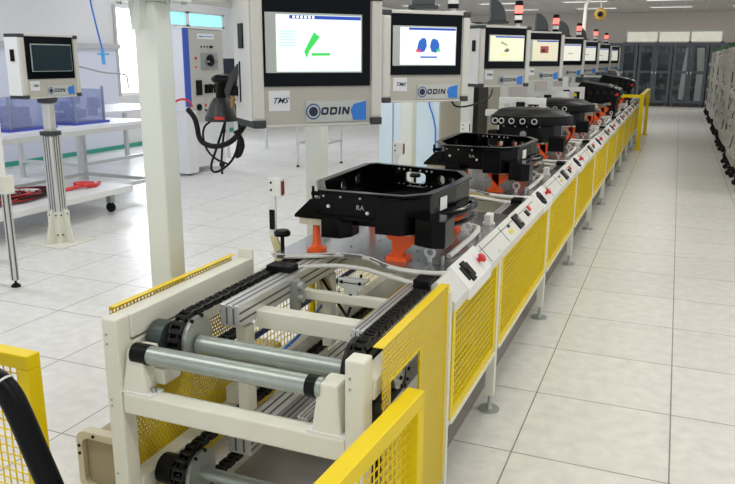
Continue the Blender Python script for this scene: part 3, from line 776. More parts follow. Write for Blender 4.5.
def screen_art(kind, t, x0, x1, z0, z1):
    tone = {'a': (.86,1,.90), 'b': (.80,.87,.86), 'c': (.80,.82,.60), 'd': (.72,.68,.50), 'e': (.80,.80,.72), 'off': (.012,.028,.038)}[kind]
    sm = mat('screen_'+kind, tone, .25, spec=.2, emit=(.33 if kind != 'off' else 0.02))
    w = x1-x0; h = z1-z0
    s = MB().bx(x0, x1, -.0035, 0, z0, z1).build('screen', sm, t)
    def q(a, b, c, d, name, m): MB().bx(x0+a*w, x0+b*w, -.0045, -.0036, z0+c*h, z0+d*h).build(name, m, s)
    def pol(pts, name, m): MB().prism([(x0+a*w, z0+b*h) for a, b in pts], -.0050, -.0038, 'y').build(name, m, s)
    sb = mat('screen_blue', (.012,.05,.38), .3, emit=.45); sg = mat('screen_green', (.03,.55,.08), .3, emit=.45); spale = mat('screen_pale', (.42,.72,.64), .3, emit=.5)
    if kind == 'off': return
    q(.15,.995,.93,.99,'toolbar', sb)
    if kind == 'a':
        b = MB()
        for i in range(6): b.lathe([(.0055,0),(.0055,.0006),(.001,.0006)], (x0+(.20+.045*i)*w, -.0046, z0+.96*h), 10, Matrix.Rotation(R(90),3,'X'))
        b.build('toolbar_icon', mat('screen_white', (1,1,1), .3, emit=.6), s)
        for i in range(6): q(.03,.22,.70-.05*i,.722-.05*i,'menu_line', spale)
        pol([(.43,.70),(.50,.62),(.37,.36),(.345,.24),(.315,.36)], 'part_picture', sg)
        pol([(.40,.285),(.62,.29),(.62,.335),(.40,.33)], 'caption_bar', sg)
    if kind == 'b':
        bl = mat('screen_lung_blue', (.01,.10,.45), .3, emit=.35)
        pol([(.30,.40),(.36,.34),(.43,.36),(.47,.50),(.46,.66),(.43,.72),(.39,.72),(.33,.64),(.31,.52)], 'part_picture', bl)
        pol([(.56,.36),(.64,.33),(.70,.42),(.70,.56),(.66,.68),(.58,.71),(.55,.64),(.53,.50)], 'part_picture', bl)
        pol([(.27,.36),(.36,.33),(.36,.42),(.30,.44)], 'red_marker', mat('screen_red', (.75,.03,.05), .3, emit=.8))
        pol([(.63,.36),(.72,.36),(.70,.45),(.66,.44)], 'green_marker', sg)
        pol([(.36,.19),(.66,.19),(.66,.23),(.36,.23)], 'caption_bar', bl)
    if kind == 'c':
        ol = mat('screen_olive', (.22,.22,.07), .3, emit=.7)
        pol([(.30,.72),(.50,.60),(.50,.66),(.33,.78)], 'part_picture', ol); pol([(.40,.40),(.50,.34),(.58,.44),(.50,.52)], 'part_picture', mat('screen_brown', (.12,.10,.08), .3, emit=.6))
        pol([(.28,.24),(.50,.24),(.50,.27),(.28,.27)], 'caption_bar', mat('screen_amber', (.60,.45,.08), .3, emit=.8))
    if kind == 'd':
        pol([(.30,.38),(.62,.38),(.62,.72),(.30,.72)], 'part_picture', mat('screen_darkred', (.25,.05,.05), .3, emit=.5))
        pol([(.36,.44),(.48,.44),(.48,.58),(.36,.58)], 'part_picture', black)
    if kind == 'e': pol([(.35,.40),(.62,.40),(.60,.46),(.38,.46)], 'part_picture', mat('screen_olive', (.22,.22,.07), .3, emit=.7))
def monitor(lab, corner, rz, kind, s=1.0, inner=False, side_slot=True, group='monitor boxes hanging along the line', wk=1.0, dk=1.0):
    """corner = world position of the lower right front corner"""
    w, h, d = W_*s*wk, H_*s, D_*s*dk
    c, sn = math.cos(rz), math.sin(rz)
    loc = (corner[0]-w*c, corner[1]-w*sn, corner[2])
    t = thing('monitor_box', lab, 'monitor', loc, rz, group)
    MB().bx(.03, w-.03, .0, d, .006, h-.006).build('front_panel', face, t, bevel=.003)
    for a, b_ in ((0, .052*s), (w-.052*s, w)):
        MB().bx(a, b_, -.010, d, .03*s, h-.03*s).build('frame_profile', alubox, t, bevel=.012*s)
    MB().bx(.05*s, w-.05*s, -.008, d, h-.022*s, h).build('top_rail', alubox, t, bevel=.004)
    MB().bx(.05*s, w-.05*s, -.004, d, 0, .012*s).build('bottom_rail', alubox, t, bevel=.004)
    for x in (0, w-.055*s):
        for z in (0, h-.033*s):
            MB().bx(x, x+.055*s, -.013, d+.002, z, z+.033*s).build('corner_cap', capm, t, bevel=.006)
    MB().bx(-.004, .002, .01, d-.004, .03*s, h-.03*s).build('side_panel', white, t)
    if side_slot: MB().bx(-.010, -.004, d*.35, d*.62, h*.58, h*.76).build('side_handle', black, t)
    x0, x1, z0, z1 = .088*w, .900*w, .305*h, .965*h
    MB().bx(x0, x1, -.010, .0, z0, z1).build('display_bezel', glassk, t, bevel=.002)
    gx0, gx1, gz0, gz1 = .100*w, .830*w, .405*h, .835*h
    if inner: gx0, gx1, gz0, gz1 = .16*w, .86*w, .42*h, .85*h
    tt = Matrix.Translation((0, -.010, 0))
    o = MB().bx(gx0, gx1, -.0135, -.010, gz0, gz1).build('display_frame', mat('grey_display_frame', (.45,.50,.48), .3), t)
    sx0 = gx0+(gx1-gx0)*(.105 if not inner else .02)
    holder = MB().bx(sx0+.002, gx1-.008, -.0145, -.0135, gz0+.006, gz1-.010).build('display_glass', glassk, t)
    ORG[holder] = loc
    n0 = len(bpy.data.objects)
    before = set(bpy.data.objects)
    screen_art(kind, t, sx0, gx1-.007, gz0+.005, gz1-.008)
    for ob in set(bpy.data.objects) - before:
        ob.data.transform(Matrix.Translation((0,-.0145,0)))
    logo(t, .395*w, .875*w, .035*h, .195*h)
    st = MB().bx(.12*w, .275*w, -.002, 0, .125*h, .275*h).build('sticker', stick, t)
    MB().text('TMS', .058*h, Matrix.Translation((.20*w,-.003,.20*h)) @ Matrix.Rotation(R(90),4,'X'), .0005, sx=1.15, shear=.4, off=.0004).build('sticker_lettering', ink, st)
    return t
RZ = math.atan2(.738, .674)
RZ = R(47.6)
mons = [('large monitor box showing a green part on its screen, nearest', (-1.205, 3.08, 1.275), 'a', 1.0, False),
        ('monitor box showing two blue lung shaped parts on screen', (-1.20, 4.53, 1.305), 'b', .95, False),
        ('monitor box with rounded bezel showing a pale yellow screen with small olive parts', (-1.20, 6.55, 1.33), 'c', .90, True),
        ('monitor box showing a small dark red picture on screen', (-1.20, 8.60, 1.325), 'd', .95, False),
        ('fifth monitor box in the row, with an almost blank screen', (-1.20, 10.65, 1.33), 'e', .93, False),
        ('sixth monitor box in the row, beyond the almost blank one', (-1.20, 12.6, 1.33), 'e', .93, False),
        ('seventh monitor box in the row, second from the far end', (-1.20, 14.9, 1.33), 'e', .93, False),
        ('last and smallest looking monitor box at the far end of the row', (-1.20, 17.2, 1.33), 'e', .93, False)]
for lab, cn, kd, s, inn in mons:
    m_ = monitor(lab, cn, RZ if kd in 'ab' else R(51), kd, s, inn, wk=1.05 if kd == 'b' else 1.0, dk={'a': 1.0, 'b': .65}.get(kd, .72))
    # arm back to the beam
    a = MB().bar((.28*s, .15*s, .50*s), (.28*s, .54, .50*s), .06, .05); a.build('mounting_arm', zinc, m_)
# stack lights, hoods
base = None
sl = [5.2, 7.5, 9.9, 12.3, 14.8, 17.0]
slab = ['red lit stack light above the second monitor box', 'red lit stack light above the yellow screened monitor box', 'red lit stack light above the fourth monitor box', 'red lit stack light above the fifth monitor box', 'red lit stack light, second from the far end', 'red lit stack light at the far end']
def stack(y, z, lab, first=[None]):
    if first[0] is None:
        t = thing('stack_light', lab, 'signal light', (-1.5, y, z), group='stack lights over the line')
        MB().tube((0,0,-.06),(0,0,0),.020,14).build('pole', white, t)
        MB().lathe([(.040,0),(.040,.03)], (0,0,0), 16).build('base_ring', black, t)
        MB().lathe([(.037,.03),(.037,.075)], (0,0,0), 16).build('white_lens', white, t, smooth=True)
        MB().lathe([(.040,.075),(.040,.092)], (0,0,0), 16).build('lens_ring', black, t)
        MB().lathe([(.037,.092),(.037,.165)], (0,0,0), 16).build('red_lens', redlite, t, smooth=True)
        MB().lathe([(.040,.165),(.040,.20),(.030,.21)], (0,0,0), 16).build('top_cap', black, t, smooth=True)
        MB().bx(-.36, .02, -.02, .02, -.10, -.06).build('bracket', zinc, t)
        first[0] = t
    else: dup(first[0], (-1.5, y, z), lab)
for i, y in enumerate(sl): stack(y, 1.90, slab[i])
def hood(y, lab, first=[None], x=-1.5):
    if first[0] is None:
        t = thing('curved_hood', lab, 'hood', (x, y, 1.875), group='dark curved hoods over the line')
        P = [(-.06,0)] + [(-.06+.14*math.sin(R(a)), .19*math.cos(R(a))) for a in range(0, 91, 10)]
        MB().prism(P, -.05, .05, 'y').xf(Matrix.Rotation(R(20),4,'Z')).build('hood_shell', finm, t, bevel=.006)
        MB().bx(-.08,.10,-.06,.06,-.02,.0).xf(Matrix.Rotation(R(20),4,'Z')).build('hood_base', capm, t)
        MB().bx(-.30,-.05,-.02,.02,-.055,-.02).build('bracket', zinc, t)
        first[0] = t
    else: dup(first[0], (x, y, 1.875), lab)
for y, l in ((4.50, 'dark curved hood on top of the second monitor box'), (6.55, 'dark curved hood on top of the yellow screened monitor box'), (8.8, 'dark curved hood over the fourth monitor box'), (10.6, 'dark curved hood over the fifth monitor box'), (12.6, 'dark curved hood farthest along the line')): hood(y, l)

# ------------------------------------------------------------------ sensor brackets on the left edge
def sensor(y, lab, first=[None]):
    if first[0] is None:
        t = thing('sensor_bracket', lab, 'sensor bracket', (-1.46, y, .725), group='white sensor brackets')
        MB().bx(-.020,.012,-.005,.005,.13,.37).build('bracket_plate', white, t, bevel=.002)
        MB().prism([(-.018,.13),(.012,.13),(.035,.08),(.035,0),(.0,0),(.0,.07)], -.006, .006, 'y').build('bracket_foot', mat('cream_yellow', (.70,.66,.38), .4), t, bevel=.002)
        MB().tube((-.006,-.0065,.35),(-.006,-.004,.35),.005,8).tube((-.006,-.0065,.32),(-.006,-.004,.32),.005,8).build('bolt', black, t)
        MB().bx(-.012,.008,-.014,-.005,.16,.24).build('sensor_head', black, t)
        MB().bx(.012,.045,-.02,.01,.30,.37).build('reader_block', white, t)
        MB().bx(.045,.049,-.015,.006,.305,.36).build('reader_window', mat('brown_red', (.25,.05,.03), .4), t)
        first[0] = t
    else: dup(first[0], (-1.46, y, .725), lab)
sensor(2.55, 'white sensor bracket beside the nearest pallet'); sensor(3.98, 'white sensor bracket behind the nearest black casting'); sensor(5.45, 'white sensor bracket behind the second black casting')

# white portal frames left of the far pallets
def portal(y, lab, w=.0, first=[None]):
    if first[0] is None:
        t = thing('portal_frame', lab, 'frame', (-1.50, y, .725), group='white portal frames at the far stations')
        for x in (-.04, .34):
            MB().bx(x-.03, x+.03, -.02, .02, 0, .42).build('post', white, t, bevel=.003)
        MB().bx(-.07, .37, -.025, .025, .42, .48).build('crossbar', white, t, bevel=.003)
        MB().bx(.10, .18, -.05, -.025, .36, .44).build('reader', black, t)
        MB().bx(-.20,-.07, -.02, .02, .30, .36).build('side_arm', white, t)
        first[0] = t
    else: dup(first[0], (-1.50, y, .725), lab)
portal(7.15, 'white portal frame behind the nearer ribbed cover'); portal(8.75, 'white portal frame behind the farther ribbed cover'); portal(10.3, 'white portal frame beside the bare pallet'); portal(12.2, 'white portal frame beside the long dark casting')

# ------------------------------------------------------------------ foreground safety fences
def fence(name_lab, p0, p1, h, thick=.05):
    p0 = Vector(p0); p1 = Vector(p1); L_ = (p1-p0).length; rz = math.atan2((p1-p0).y, (p1-p0).x)
    t = thing('safety_fence', name_lab, 'fence', tuple(p0), rz)
    MB().bx(0, L_, -thick/2, thick/2, h-.045, h).build('top_rail', yellow, t, bevel=.004)
    for x in (0, L_-.045): MB().bx(x, x+.045, -thick/2, thick/2, .0, h-.045).build('post', yellow, t, bevel=.004)
    MB().bx(.045, L_-.045, -thick/2, thick/2, .08, .12).build('bottom_rail', yellow, t, bevel=.004)
    b = MB(); r = .0017; n = round((L_-.09)/.028)
    for i in range(1, n): x = .045+(L_-.09)*i/n; b.bx(x-r, x+r, -r, r, .12, h-.045)
    n = round((h-.165)/.028)
    for i in range(1, n): z = .12+(h-.165)*i/n; b.bx(.045, L_-.045, -r*2.5, -r*.8, z-r, z+r)
    b.build('wire_mesh', yellow, t)
fence('yellow mesh fence panel at the lower left corner', (-2.77, 1.50, 0), (-1.685, 1.50, 0), .705)
fence('yellow mesh fence panel in front of the perforated corner guard', (-.632, .62, 0), (-.572, 1.745, 0), .695)
hs = tag(MB().path([(-2.1,1.33,.66), (-1.80,1.33,.70), (-1.66,1.33,.71), (-1.60,1.33,.68), (-1.56,1.33,.60), (-1.52,1.33,.50), (-1.48,1.33,.41), (-1.40,1.33,.2), (-1.38,1.33,0)], .034, 14, 2).build('corrugated_hose', mat('black_hose', (.003,.0035,.006), .4, spec=.15), smooth=True), 'thick black hose drooping in front of the left fence panel', 'hose')
ORG[hs] = (0,0,0)
MB().lathe([(.034,-.003),(.0365,0),(.034,.003)], (-1.622,1.33,.693), 18, Matrix.Rotation(R(130),3,'Y')).build('hose_clip', white, hs)

# end guard
eg = thing('end_guard', 'yellow tubular guard closing the far end of the line', 'guard rail', (-.55, 15.5, 0))
for x, y in ((-.545, 13.9), (-.55, 16.9)):
    b = MB().bx(x-.06, x+.06, y-.06, y+.06, 0, .03).bx(x-.035, x+.035, y-.035, y+.035, .03, .97); part(b, 'post', yellow, eg, bevel=.004)
part(MB().bx(-.59, -.51, 13.9, 16.9, .90, .97), 'side_rail', yellow, eg)
part(MB().bx(-1.9, -.545, 13.80, 13.865, .92, .97), 'cross_rail', yellow, eg)

# ------------------------------------------------------------------ left side: terminal, benches, tester
tm = monitor('small monitor box with dark screen on aluminium pedestal', (-4.72, 5.00, 1.232), R(90), 'off', .90, True, group='pedestal terminal', wk=1.15, dk=.68)
ped = tm  # pedestal belongs to the terminal
s_ = .87
def lp(mb, name, m, **k):   # world coords -> local of rotated terminal
    mb.xf(Matrix.Rotation(-R(90), 4, 'Z') @ Matrix.Translation(-tm.location)); return mb.build(name, m, tm, **k)
cxp, cyp = -4.80, 4.70
lp(MB().tube((cxp,cyp,1.19), (cxp,cyp,1.235), .075, 20, .085), 'neck_joint', capm, smooth=True)
lp(MB().bx(cxp-.04, cxp+.04, cyp-.035, cyp+.035, .95, 1.19), 'neck', alum, bevel=.01)
lp(MB().tube((cxp,cyp,.925), (cxp,cyp,.955), .085, 20), 'collar', capm, smooth=True)
lp(MB().bx(cxp-.055, cxp+.055, cyp-.055, cyp+.055, .02, .925), 'pedestal_column', alum, bevel=.012)
g = MB()
for d in (-.025, .0, .025): g.bx(cxp+.0545, cxp+.0565, cyp+d-.004, cyp+d+.004, .02, .92); g.bx(cxp+d-.004, cxp+d+.004, cyp-.0565, cyp-.0545, .02, .92)
lp(g, 'column_groove', alud)
lp(MB().bx(cxp-.20, cxp+.20, cyp-.20, cyp+.20, 0, .012), 'base_plate', cream)
g = MB()
for sx, sy in ((1,0),(-1,0),(0,1),(0,-1)):
    if sx: g.prism([(cxp+sx*.056,.012),(cxp+sx*.16,.012),(cxp+sx*.075,.30),(cxp+sx*.056,.30)], cyp-.006, cyp+.006, 'y')
    else: g.prism([(cyp+sy*.056,.012),(cyp+sy*.16,.012),(cyp+sy*.075,.30),(cyp+sy*.056,.30)], cxp-.006, cxp+.006, 'x')
g.bx(cxp-.062, cxp+.062, cyp-.062, cyp+.062, .012, .28)
lp(g, 'base_bracket', cream)
g = MB()
for z in (.08,.25):
    for q in (-.035,.035): g.tube((cxp+.062, cyp+q, z), (cxp+.067, cyp+q, z), .007, 8); g.tube((cxp+q, cyp-.067, z), (cxp+q, cyp-.062, z), .007, 8)
lp(g, 'bolt', black)

# workbench with white top
wb = thing('workbench', 'long white workbench with grey steel legs along the window wall', 'workbench', (-6.1, 5.6, 0))
bench_m = mat('bench_leg_grey', (.60,.61,.61), .4)
part(MB().bx(-6.62, -5.58, 3.4, 6.98, .83, .86), 'bench_top', mat('bench_laminate', (.78,.79,.83), .4), wb)
part(MB().bx(-5.60, -5.56, 3.6, 6.98, .78, .83).bx(-6.62,-6.58,3.6,6.98,.78,.83).bx(-6.6,-5.6,6.94,6.98,.78,.83), 'bench_apron', bench_m, wb)
for x, y in ((-5.60,6.95), (-6.60,6.95), (-5.60,3.45), (-6.60,5.2)):
    part(MB().bx(x-.025, x+.025, y-.025, y+.025, .0, .80), 'leg', bench_m, wb)
part(MB().bx(-6.6,-5.6,6.93,6.97,.15,.19).bx(-6.62,-6.58,3.6,6.95,.15,.19).bx(-5.62,-5.58,6.2,6.95,.15,.19), 'foot_rail', bench_m, wb)
wb2 = thing('workbench', 'second white workbench behind the first, below the tall bright window', 'workbench', (-7.3, 8.0, 0))
part(MB().bx(-7.95, -6.85, 7.15, 9.3, .83, .86), 'bench_top', MAT['bench_laminate'], wb2)
for x, y in ((-6.9,7.2),(-6.9,9.25),(-7.9,7.2),(-7.9,9.25)): part(MB().bx(x-.025,x+.025,y-.025,y+.025,0,.83), 'leg', bench_m, wb2)
part(MB().bx(-7.92,-6.88,7.18,7.22,.20,.24).bx(-6.92,-6.88,7.2,9.25,.20,.24), 'foot_rail', bench_m, wb2)
# low trolley with red cables
tr = thing('low_trolley', 'low white platform trolley under the bench', 'trolley', (-5.6, 5.0, 0))
part(MB().bx(-6.10, -5.18, 3.6, 6.12, .20, .26), 'platform', white, tr, bevel=.006)
for x, y in ((-5.3,5.9),(-5.95,5.9),(-5.3,4.0),(-5.95,4.0)):
    c_ = part(MB().bx(x-.03,x+.03,y-.03,y+.03,.10,.20), 'castor_fork', zinc, tr)
    part(MB().tube((x,y-.015,.05),(x,y+.015,.05),.05,18), 'castor_wheel', rubber, c_, smooth=True)
random.seed(7)
for nm, mm, lb, seed, cnt, cxx, cyy, rd in (('cable_bundle', mat('red_cable', (.45,.015,.02), .4), 'tangle of red cables lying on the low trolley', 3, 7, -5.62, 4.9, .009), ('cable_bundle', rubber, 'black cables mixed with the red ones on the low trolley', 5, 4, -5.60, 4.95, .010), ('cable_bundle', white, 'few white cables among the red ones on the low trolley', 8, 2, -5.58, 4.85, .009)):
    random.seed(seed); b = MB()
    for j in range(cnt):
        a0 = random.random()*6; pts = []
        for i in range(18):
            a = a0+i*.8+random.random()*.5; rx = .08+.20*random.random(); ry = .15+.50*random.random()
            pts.append((cxx+rx*math.cos(a), cyy+ry*math.sin(a), .275+.10*random.random()*(1-ry)))
        b.path(pts, rd, 6, 1)
    tag(b.build(nm, mm, smooth=True), lb, 'cables')
tag(MB().path([(-5.5,5.5,.28),(-5.45,5.7,.30),(-5.5,5.95,.28),(-5.6,5.8,.30),(-5.5,5.6,.32),(-5.4,5.8,.28),(-5.52,6.0,.28)], .02, 6, 2).build('red_cable_coil', red, smooth=True), 'small red cable coil at the far end of the low trolley', 'cables')
# acrylic boxes and blue parts on the bench
def acr(x, y, w, d, h, lab):
    t = thing('acrylic_box', lab, 'box', (x, y, .86))
    MB().bx(-w/2,w/2,-d/2,d/2,.025,.033).bx(-w/2,-w/2+.008,-d/2,d/2,.033,h).bx(w/2-.008,w/2,-d/2,d/2,.033,h).bx(-w/2,w/2,-d/2,-d/2+.008,.033,h).bx(-w/2,w/2,d/2-.008,d/2,.033,h).build('acrylic_shell', acryl, t)
    MB().bx(-w/2-.03,w/2+.03,-d/2-.05,d/2+.05,0,.025).build('blue_base', mat('deep_blue', (.06,.08,.42), .3), t)
    b = MB(); random.seed(int(y*10))
    for i in range(16): b.box((random.uniform(-w*.38,w*.38), random.uniform(-d*.4,d*.4), random.uniform(.06,h*.72)), (random.uniform(.03,.12), random.uniform(.05,.16), random.uniform(.03,.09)))
    b.build('contents', mat('blue_grey_parts', (.10,.13,.30), .35, noise=.5, nscale=9), t)
    b = MB()
    for sx in (-1,1):
        for sy in (-1,1): b.bx(sx*w/2-.01,sx*w/2+.01,sy*d/2-.01,sy*d/2+.01,.025,h+.03)
    b.build('corner_post', mat('slate_post', (.25,.28,.40), .3), t)
acr(-6.05, 6.25, .50, .42, .36, 'tall clear acrylic box with blue-grey contents on the bench')
acr(-6.05, 5.45, .50, .5, .30, 'low clear acrylic box behind the pedestal terminal')
acr(-6.1, 4.65, .50, .6, .10, 'shallow blue based tray of parts at the left end of the bench')
# wire arm lamp and cable on wall
tag(MB().path([(-6.5,6.5,.86),(-6.5,6.6,1.40),(-6.5,6.75,1.475),(-6.5,7.0,1.43),(-6.5,7.3,1.37),(-6.5,7.68,1.35),(-6.5,7.72,1.30),(-6.5,7.72,1.17)], .010, 6, 1).build('bent_wire_arm', mat('wire_grey', (.35,.35,.36), .4)), 'thin bent wire arm above the acrylic boxes', 'arm')
pr = thing('pneumatic_driver', 'blue hanging hose with a small blue tool over the bench', 'hose', (-6.4, 7.2, 1.47))
part(MB().path([(-6.4,6.95,2.95),(-6.4,7.05,2.2),(-6.4,7.13,1.87),(-6.4,7.19,1.65)], .010, 6, 1), 'hose', bluel, pr)
part(MB().path([(-6.4,7.19,1.65),(-6.4,7.20,1.47)], .022, 8).bx(-6.42,-6.38,7.12,7.28,1.58,1.60), 'tool', mat('tool_blue', (.10,.40,.80), .4), pr)

# near left aluminium stand
ns = thing('aluminium_stand', 'slim aluminium stand cut off by the left edge of the photo', 'stand', (-4.3, 3.5, 0))
for x, y in ((-4.13, 3.60),):
    lg = part(MB().bx(x-.022,x+.022,y-.022,y+.022,.05,.70), 'leg', alum, ns, bevel=.004)
    part(MB().bx(x+.0215,x+.0235,y-.006,y+.006,.05,.70).bx(x-.006,x+.006,y-.0235,y-.0215,.05,.70), 'leg_groove', alud, lg)
    part(MB().tube((x,y,.02),(x,y,.05),.008,8).lathe([(.032,0),(.032,.01),(.012,.028)], (x,y,0), 14), 'levelling_foot', black, lg)
    part(MB().bx(x-.045,x+.045,y-.04,y+.04,.66,.78), 'corner_joint', cream, ns, bevel=.004)
part(MB().bx(-4.16,-4.13,3.59,3.61,.16,.19).bx(-4.9,-4.15,3.585,3.615,.155,.185), 'cross_bar', alum, ns)
part(MB().bx(-4.9,-4.13,3.585,3.615,.70,.73), 'cross_bar', alum, ns)
part(MB().bx(-4.87,-4.83,3.58,3.62,0,.78), 'leg', alum, ns)
part(MB().bx(-4.155,-4.125,3.588,3.618,.78,1.22), 'upper_post', white, ns, bevel=.004)

# electrical tester cabinet
tc_ = thing('test_cabinet', 'tall grey and white electrical test cabinet with sockets and a blue edge', 'cabinet', (-6.28, 8.7, 0))
part(MB().bx(-6.60, -6.02, 8.26, 9.16, .08, 1.93), 'body', mat('cabinet_white', (.80,.81,.85), .4), tc_, bevel=.006)
part(MB().bx(-6.02, -6.0, 8.34, 9.16, .70, 1.92), 'front_panel', mat('instrument_grey', (.50,.50,.46), .45), tc_)
part(MB().bx(-6.02, -5.995, 8.255, 8.36, .92, 1.93), 'blue_edge', mat('royal_blue', (.04,.10,.48), .4), tc_)
part(MB().bx(-6.61, -5.99, 8.25, 9.17, 1.93, 1.95), 'top_edge', white, tc_)
part(MB().bx(-6.0, -5.98, 8.62, 9.0, 1.40, 1.62), 'meter_plate', mat('meter_grey', (.30,.32,.33), .3), tc_, bevel=.01)
part(MB().lathe([(.075,0),(.08,.03),(.05,.05)], (-5.985,8.80,1.52), 20, Matrix.Rotation(R(90),3,'Y')), 'carry_handle', black, tc_, smooth=True)
part(MB().bx(-5.985,-5.94,8.68,8.95,1.49,1.52), 'handle_bar', steel, tc_)
lp_ = part(MB().bx(-6.0,-5.997,8.56,8.95,1.80,1.87), 'name_plate', white, tc_)
part(MB().bx(-5.997,-5.995,8.60,8.70,1.825,1.84).bx(-5.997,-5.995,8.73,8.92,1.83,1.84), 'name_text', bluep, lp_)
for y in (8.64,8.71,8.78): part(MB().tube((-6.0,y,1.70),(-5.99,y,1.70),.012,10), 'indicator', black, tc_)
part(MB().bx(-6.0,-5.985,8.84,8.90,1.685,1.715), 'rocker_switch', black, tc_)
part(MB().tube((-6.0,8.50,1.55),(-5.985,8.50,1.55),.018,12), 'red_button', red, tc_)
part(MB().tube((-6.0,8.50,1.43),(-5.985,8.50,1.43),.014,12), 'orange_button', orange, tc_)
part(MB().bx(-6.0,-5.98,8.48,8.60,1.06,1.26), 'socket_block', black, tc_, bevel=.004)
for y in (8.70,8.80,8.92): part(MB().bx(-6.0,-5.96,y-.025,y+.025,1.08,1.20).tube((-5.98,y,1.16),(-5.93,y,1.16),.022,10), 'plug_socket', black, tc_, bevel=.003)
part(MB().tube((-6.0,8.52,.90),(-5.975,8.52,.90),.045,18), 'round_socket', black, tc_, smooth=True)
part(MB().tube((-6.0,8.68,.92),(-5.985,8.68,.92),.016,10), 'small_button', red, tc_)
part(MB().tube((-6.0,8.68,.85),(-5.985,8.68,.85),.016,10), 'small_button', black, tc_)
part(MB().bx(-6.42,-6.28,8.255,8.262,1.29,1.44), 'vent', mat('vent_grey', (.50,.50,.54), .5), tc_)
part(MB().bx(-6.42,-6.28,8.255,8.262,.55,.70), 'vent', MAT['vent_grey'], tc_)
part(MB().bx(-6.31,-6.29,8.25,8.262,1.53,1.59), 'lock', black, tc_)
part(MB().bx(-6.16,-5.96,8.18,8.40,.03,.86), 'front_stand', mat('stand_white', (.80,.81,.82), .4), tc_, bevel=.004)
for x, y in ((-6.5,8.32),(-6.05,8.32),(-6.5,9.1),(-6.05,9.1)):
    part(MB().tube((x,y-.015,.04),(x,y+.015,.04),.04,14).bx(x-.02,x+.02,y-.02,y+.02,.05,.09), 'castor', black, tc_)
tag(MB().path([(-6.30,8.1,.70),(-6.17,8.1,.90),(-6.07,8.1,1.0),(-5.95,8.1,1.035),(-5.86,8.12,1.01),(-5.84,8.15,.93)], .014, 8, 2).build('red_hose', red, smooth=True), 'red hose arching in front of the test cabinet', 'hose')
# dark display behind the scanner
dd = thing('desktop_display', 'dark blue-black display beside the test cabinet', 'display', (-6.75, 10.45, .875))
part(MB().bx(-6.75,-6.72,10.22,10.70,1.20,1.545), 'display_panel', mat('display_navy', (.015,.018,.045), .3), dd, bevel=.008)
part(MB().bx(-6.78,-6.75,10.40,10.5,.9,1.3).bx(-6.9,-6.65,10.3,10.6,.875,.90), 'display_foot', black, dd)
tb = thing('display_table', 'small white table carrying the dark display', 'table', (-6.85, 10.6, 0))
part(MB().bx(-7.2,-6.5,10.0,11.3,.84,.875), 'table_top', white, tb)
for x, y in ((-7.15,10.05),(-6.55,10.05),(-7.15,11.25),(-6.55,11.25)): part(MB().bx(x-.02,x+.02,y-.02,y+.02,0,.84), 'leg', alum, tb)

# handheld scanner hanging on the first monitor box
sn = thing('barcode_scanner', 'black handheld scanner in its cone shaped holder', 'scanner', (-1.92, 2.90, 1.28))
part(MB().lathe([(.074,0),(.076,.015),(.068,.03),(.052,.075),(.040,.095),(.034,.105)], (-1.92,2.90,1.277), 24), 'cone_holder', mat('charcoal_plastic', (.020,.022,.026), .4), sn, smooth=True)
part(MB().path([(-1.918,2.90,1.36),(-1.910,2.89,1.42),(-1.90,2.88,1.455)], .024, 12, 1), 'scanner_handle', black, sn, smooth=True)
part(MB().sph((-1.885,2.87,1.465), .042, (1.35,1.0,.60), 20), 'scanner_head', black, sn, smooth=True)
part(MB().sph((-1.885,2.855,1.476), .030, (1.3,.8,.4), 16), 'scanner_window', glassk, sn, smooth=True)
part(MB().bx(-1.90,-1.855,2.812,2.825,1.290,1.302), 'red_strip', red, sn)
ar = thing('tool_bracket', 'black curved tool bracket on the side of the nearest monitor box', 'bracket', (-1.72, 2.78, 1.38))
part(MB().prism([(-1.715,1.540),(-1.74,1.535),(-1.78,1.49),(-1.81,1.42),(-1.80,1.39),(-1.78,1.41),(-1.755,1.465),(-1.735,1.49),(-1.715,1.49)], 2.76, 2.80, 'y'), 'curved_arm', mat('grey_bracket', (.035,.035,.04), .35), ar, bevel=.004)
part(MB().bx(-1.72,-1.700,2.74,2.80,1.375,1.545).bx(-1.79,-1.72,2.77,2.80,1.40,1.44), 'mounting_plate', black, ar, bevel=.004)
part(MB().tube((-1.77,2.76,1.35),(-1.765,2.76,1.40),.010,10), 'brass_nozzle', brown, ar)
tag(MB().path([(-1.82,2.84,1.38),(-1.79,2.84,1.31),(-1.80,2.86,1.22),(-1.86,2.9,1.10),(-1.96,2.9,1.03),(-2.00,2.9,1.05),(-1.95,2.9,1.16),(-1.90,2.9,1.28)], .006, 6, 2)
    .path([(-1.97,2.9,1.28),(-2.03,2.9,1.24),(-2.02,2.9,1.15),(-1.97,2.9,1.10),(-1.90,2.9,1.08)], .005, 6, 2)
    .path([(-1.90,2.9,1.28),(-1.93,2.9,1.12),(-1.93,2.9,1.03)], .005, 6, 1)
    .path([(-1.82,2.86,1.24),(-1.80,2.88,1.18),(-1.83,2.9,1.13),(-1.85,2.9,1.12)], .014, 8, 1)
    .build('scanner_cable', rubber, smooth=True), 'thin looping black cables hanging below the scanner', 'cable')
tag(MB().path([(-2.105,2.9,1.325),(-2.07,2.9,1.29),(-2.057,2.9,1.25),(-2.05,2.9,1.19),(-2.02,2.9,1.165),(-1.963,2.9,1.155),(-1.90,2.9,1.17),(-1.85,2.9,1.20),(-1.79,2.88,1.26)], .0125, 10, 2).build('cable_sleeve', rubber, smooth=True), 'thick black cable sleeve drooping below the scanner', 'cable')

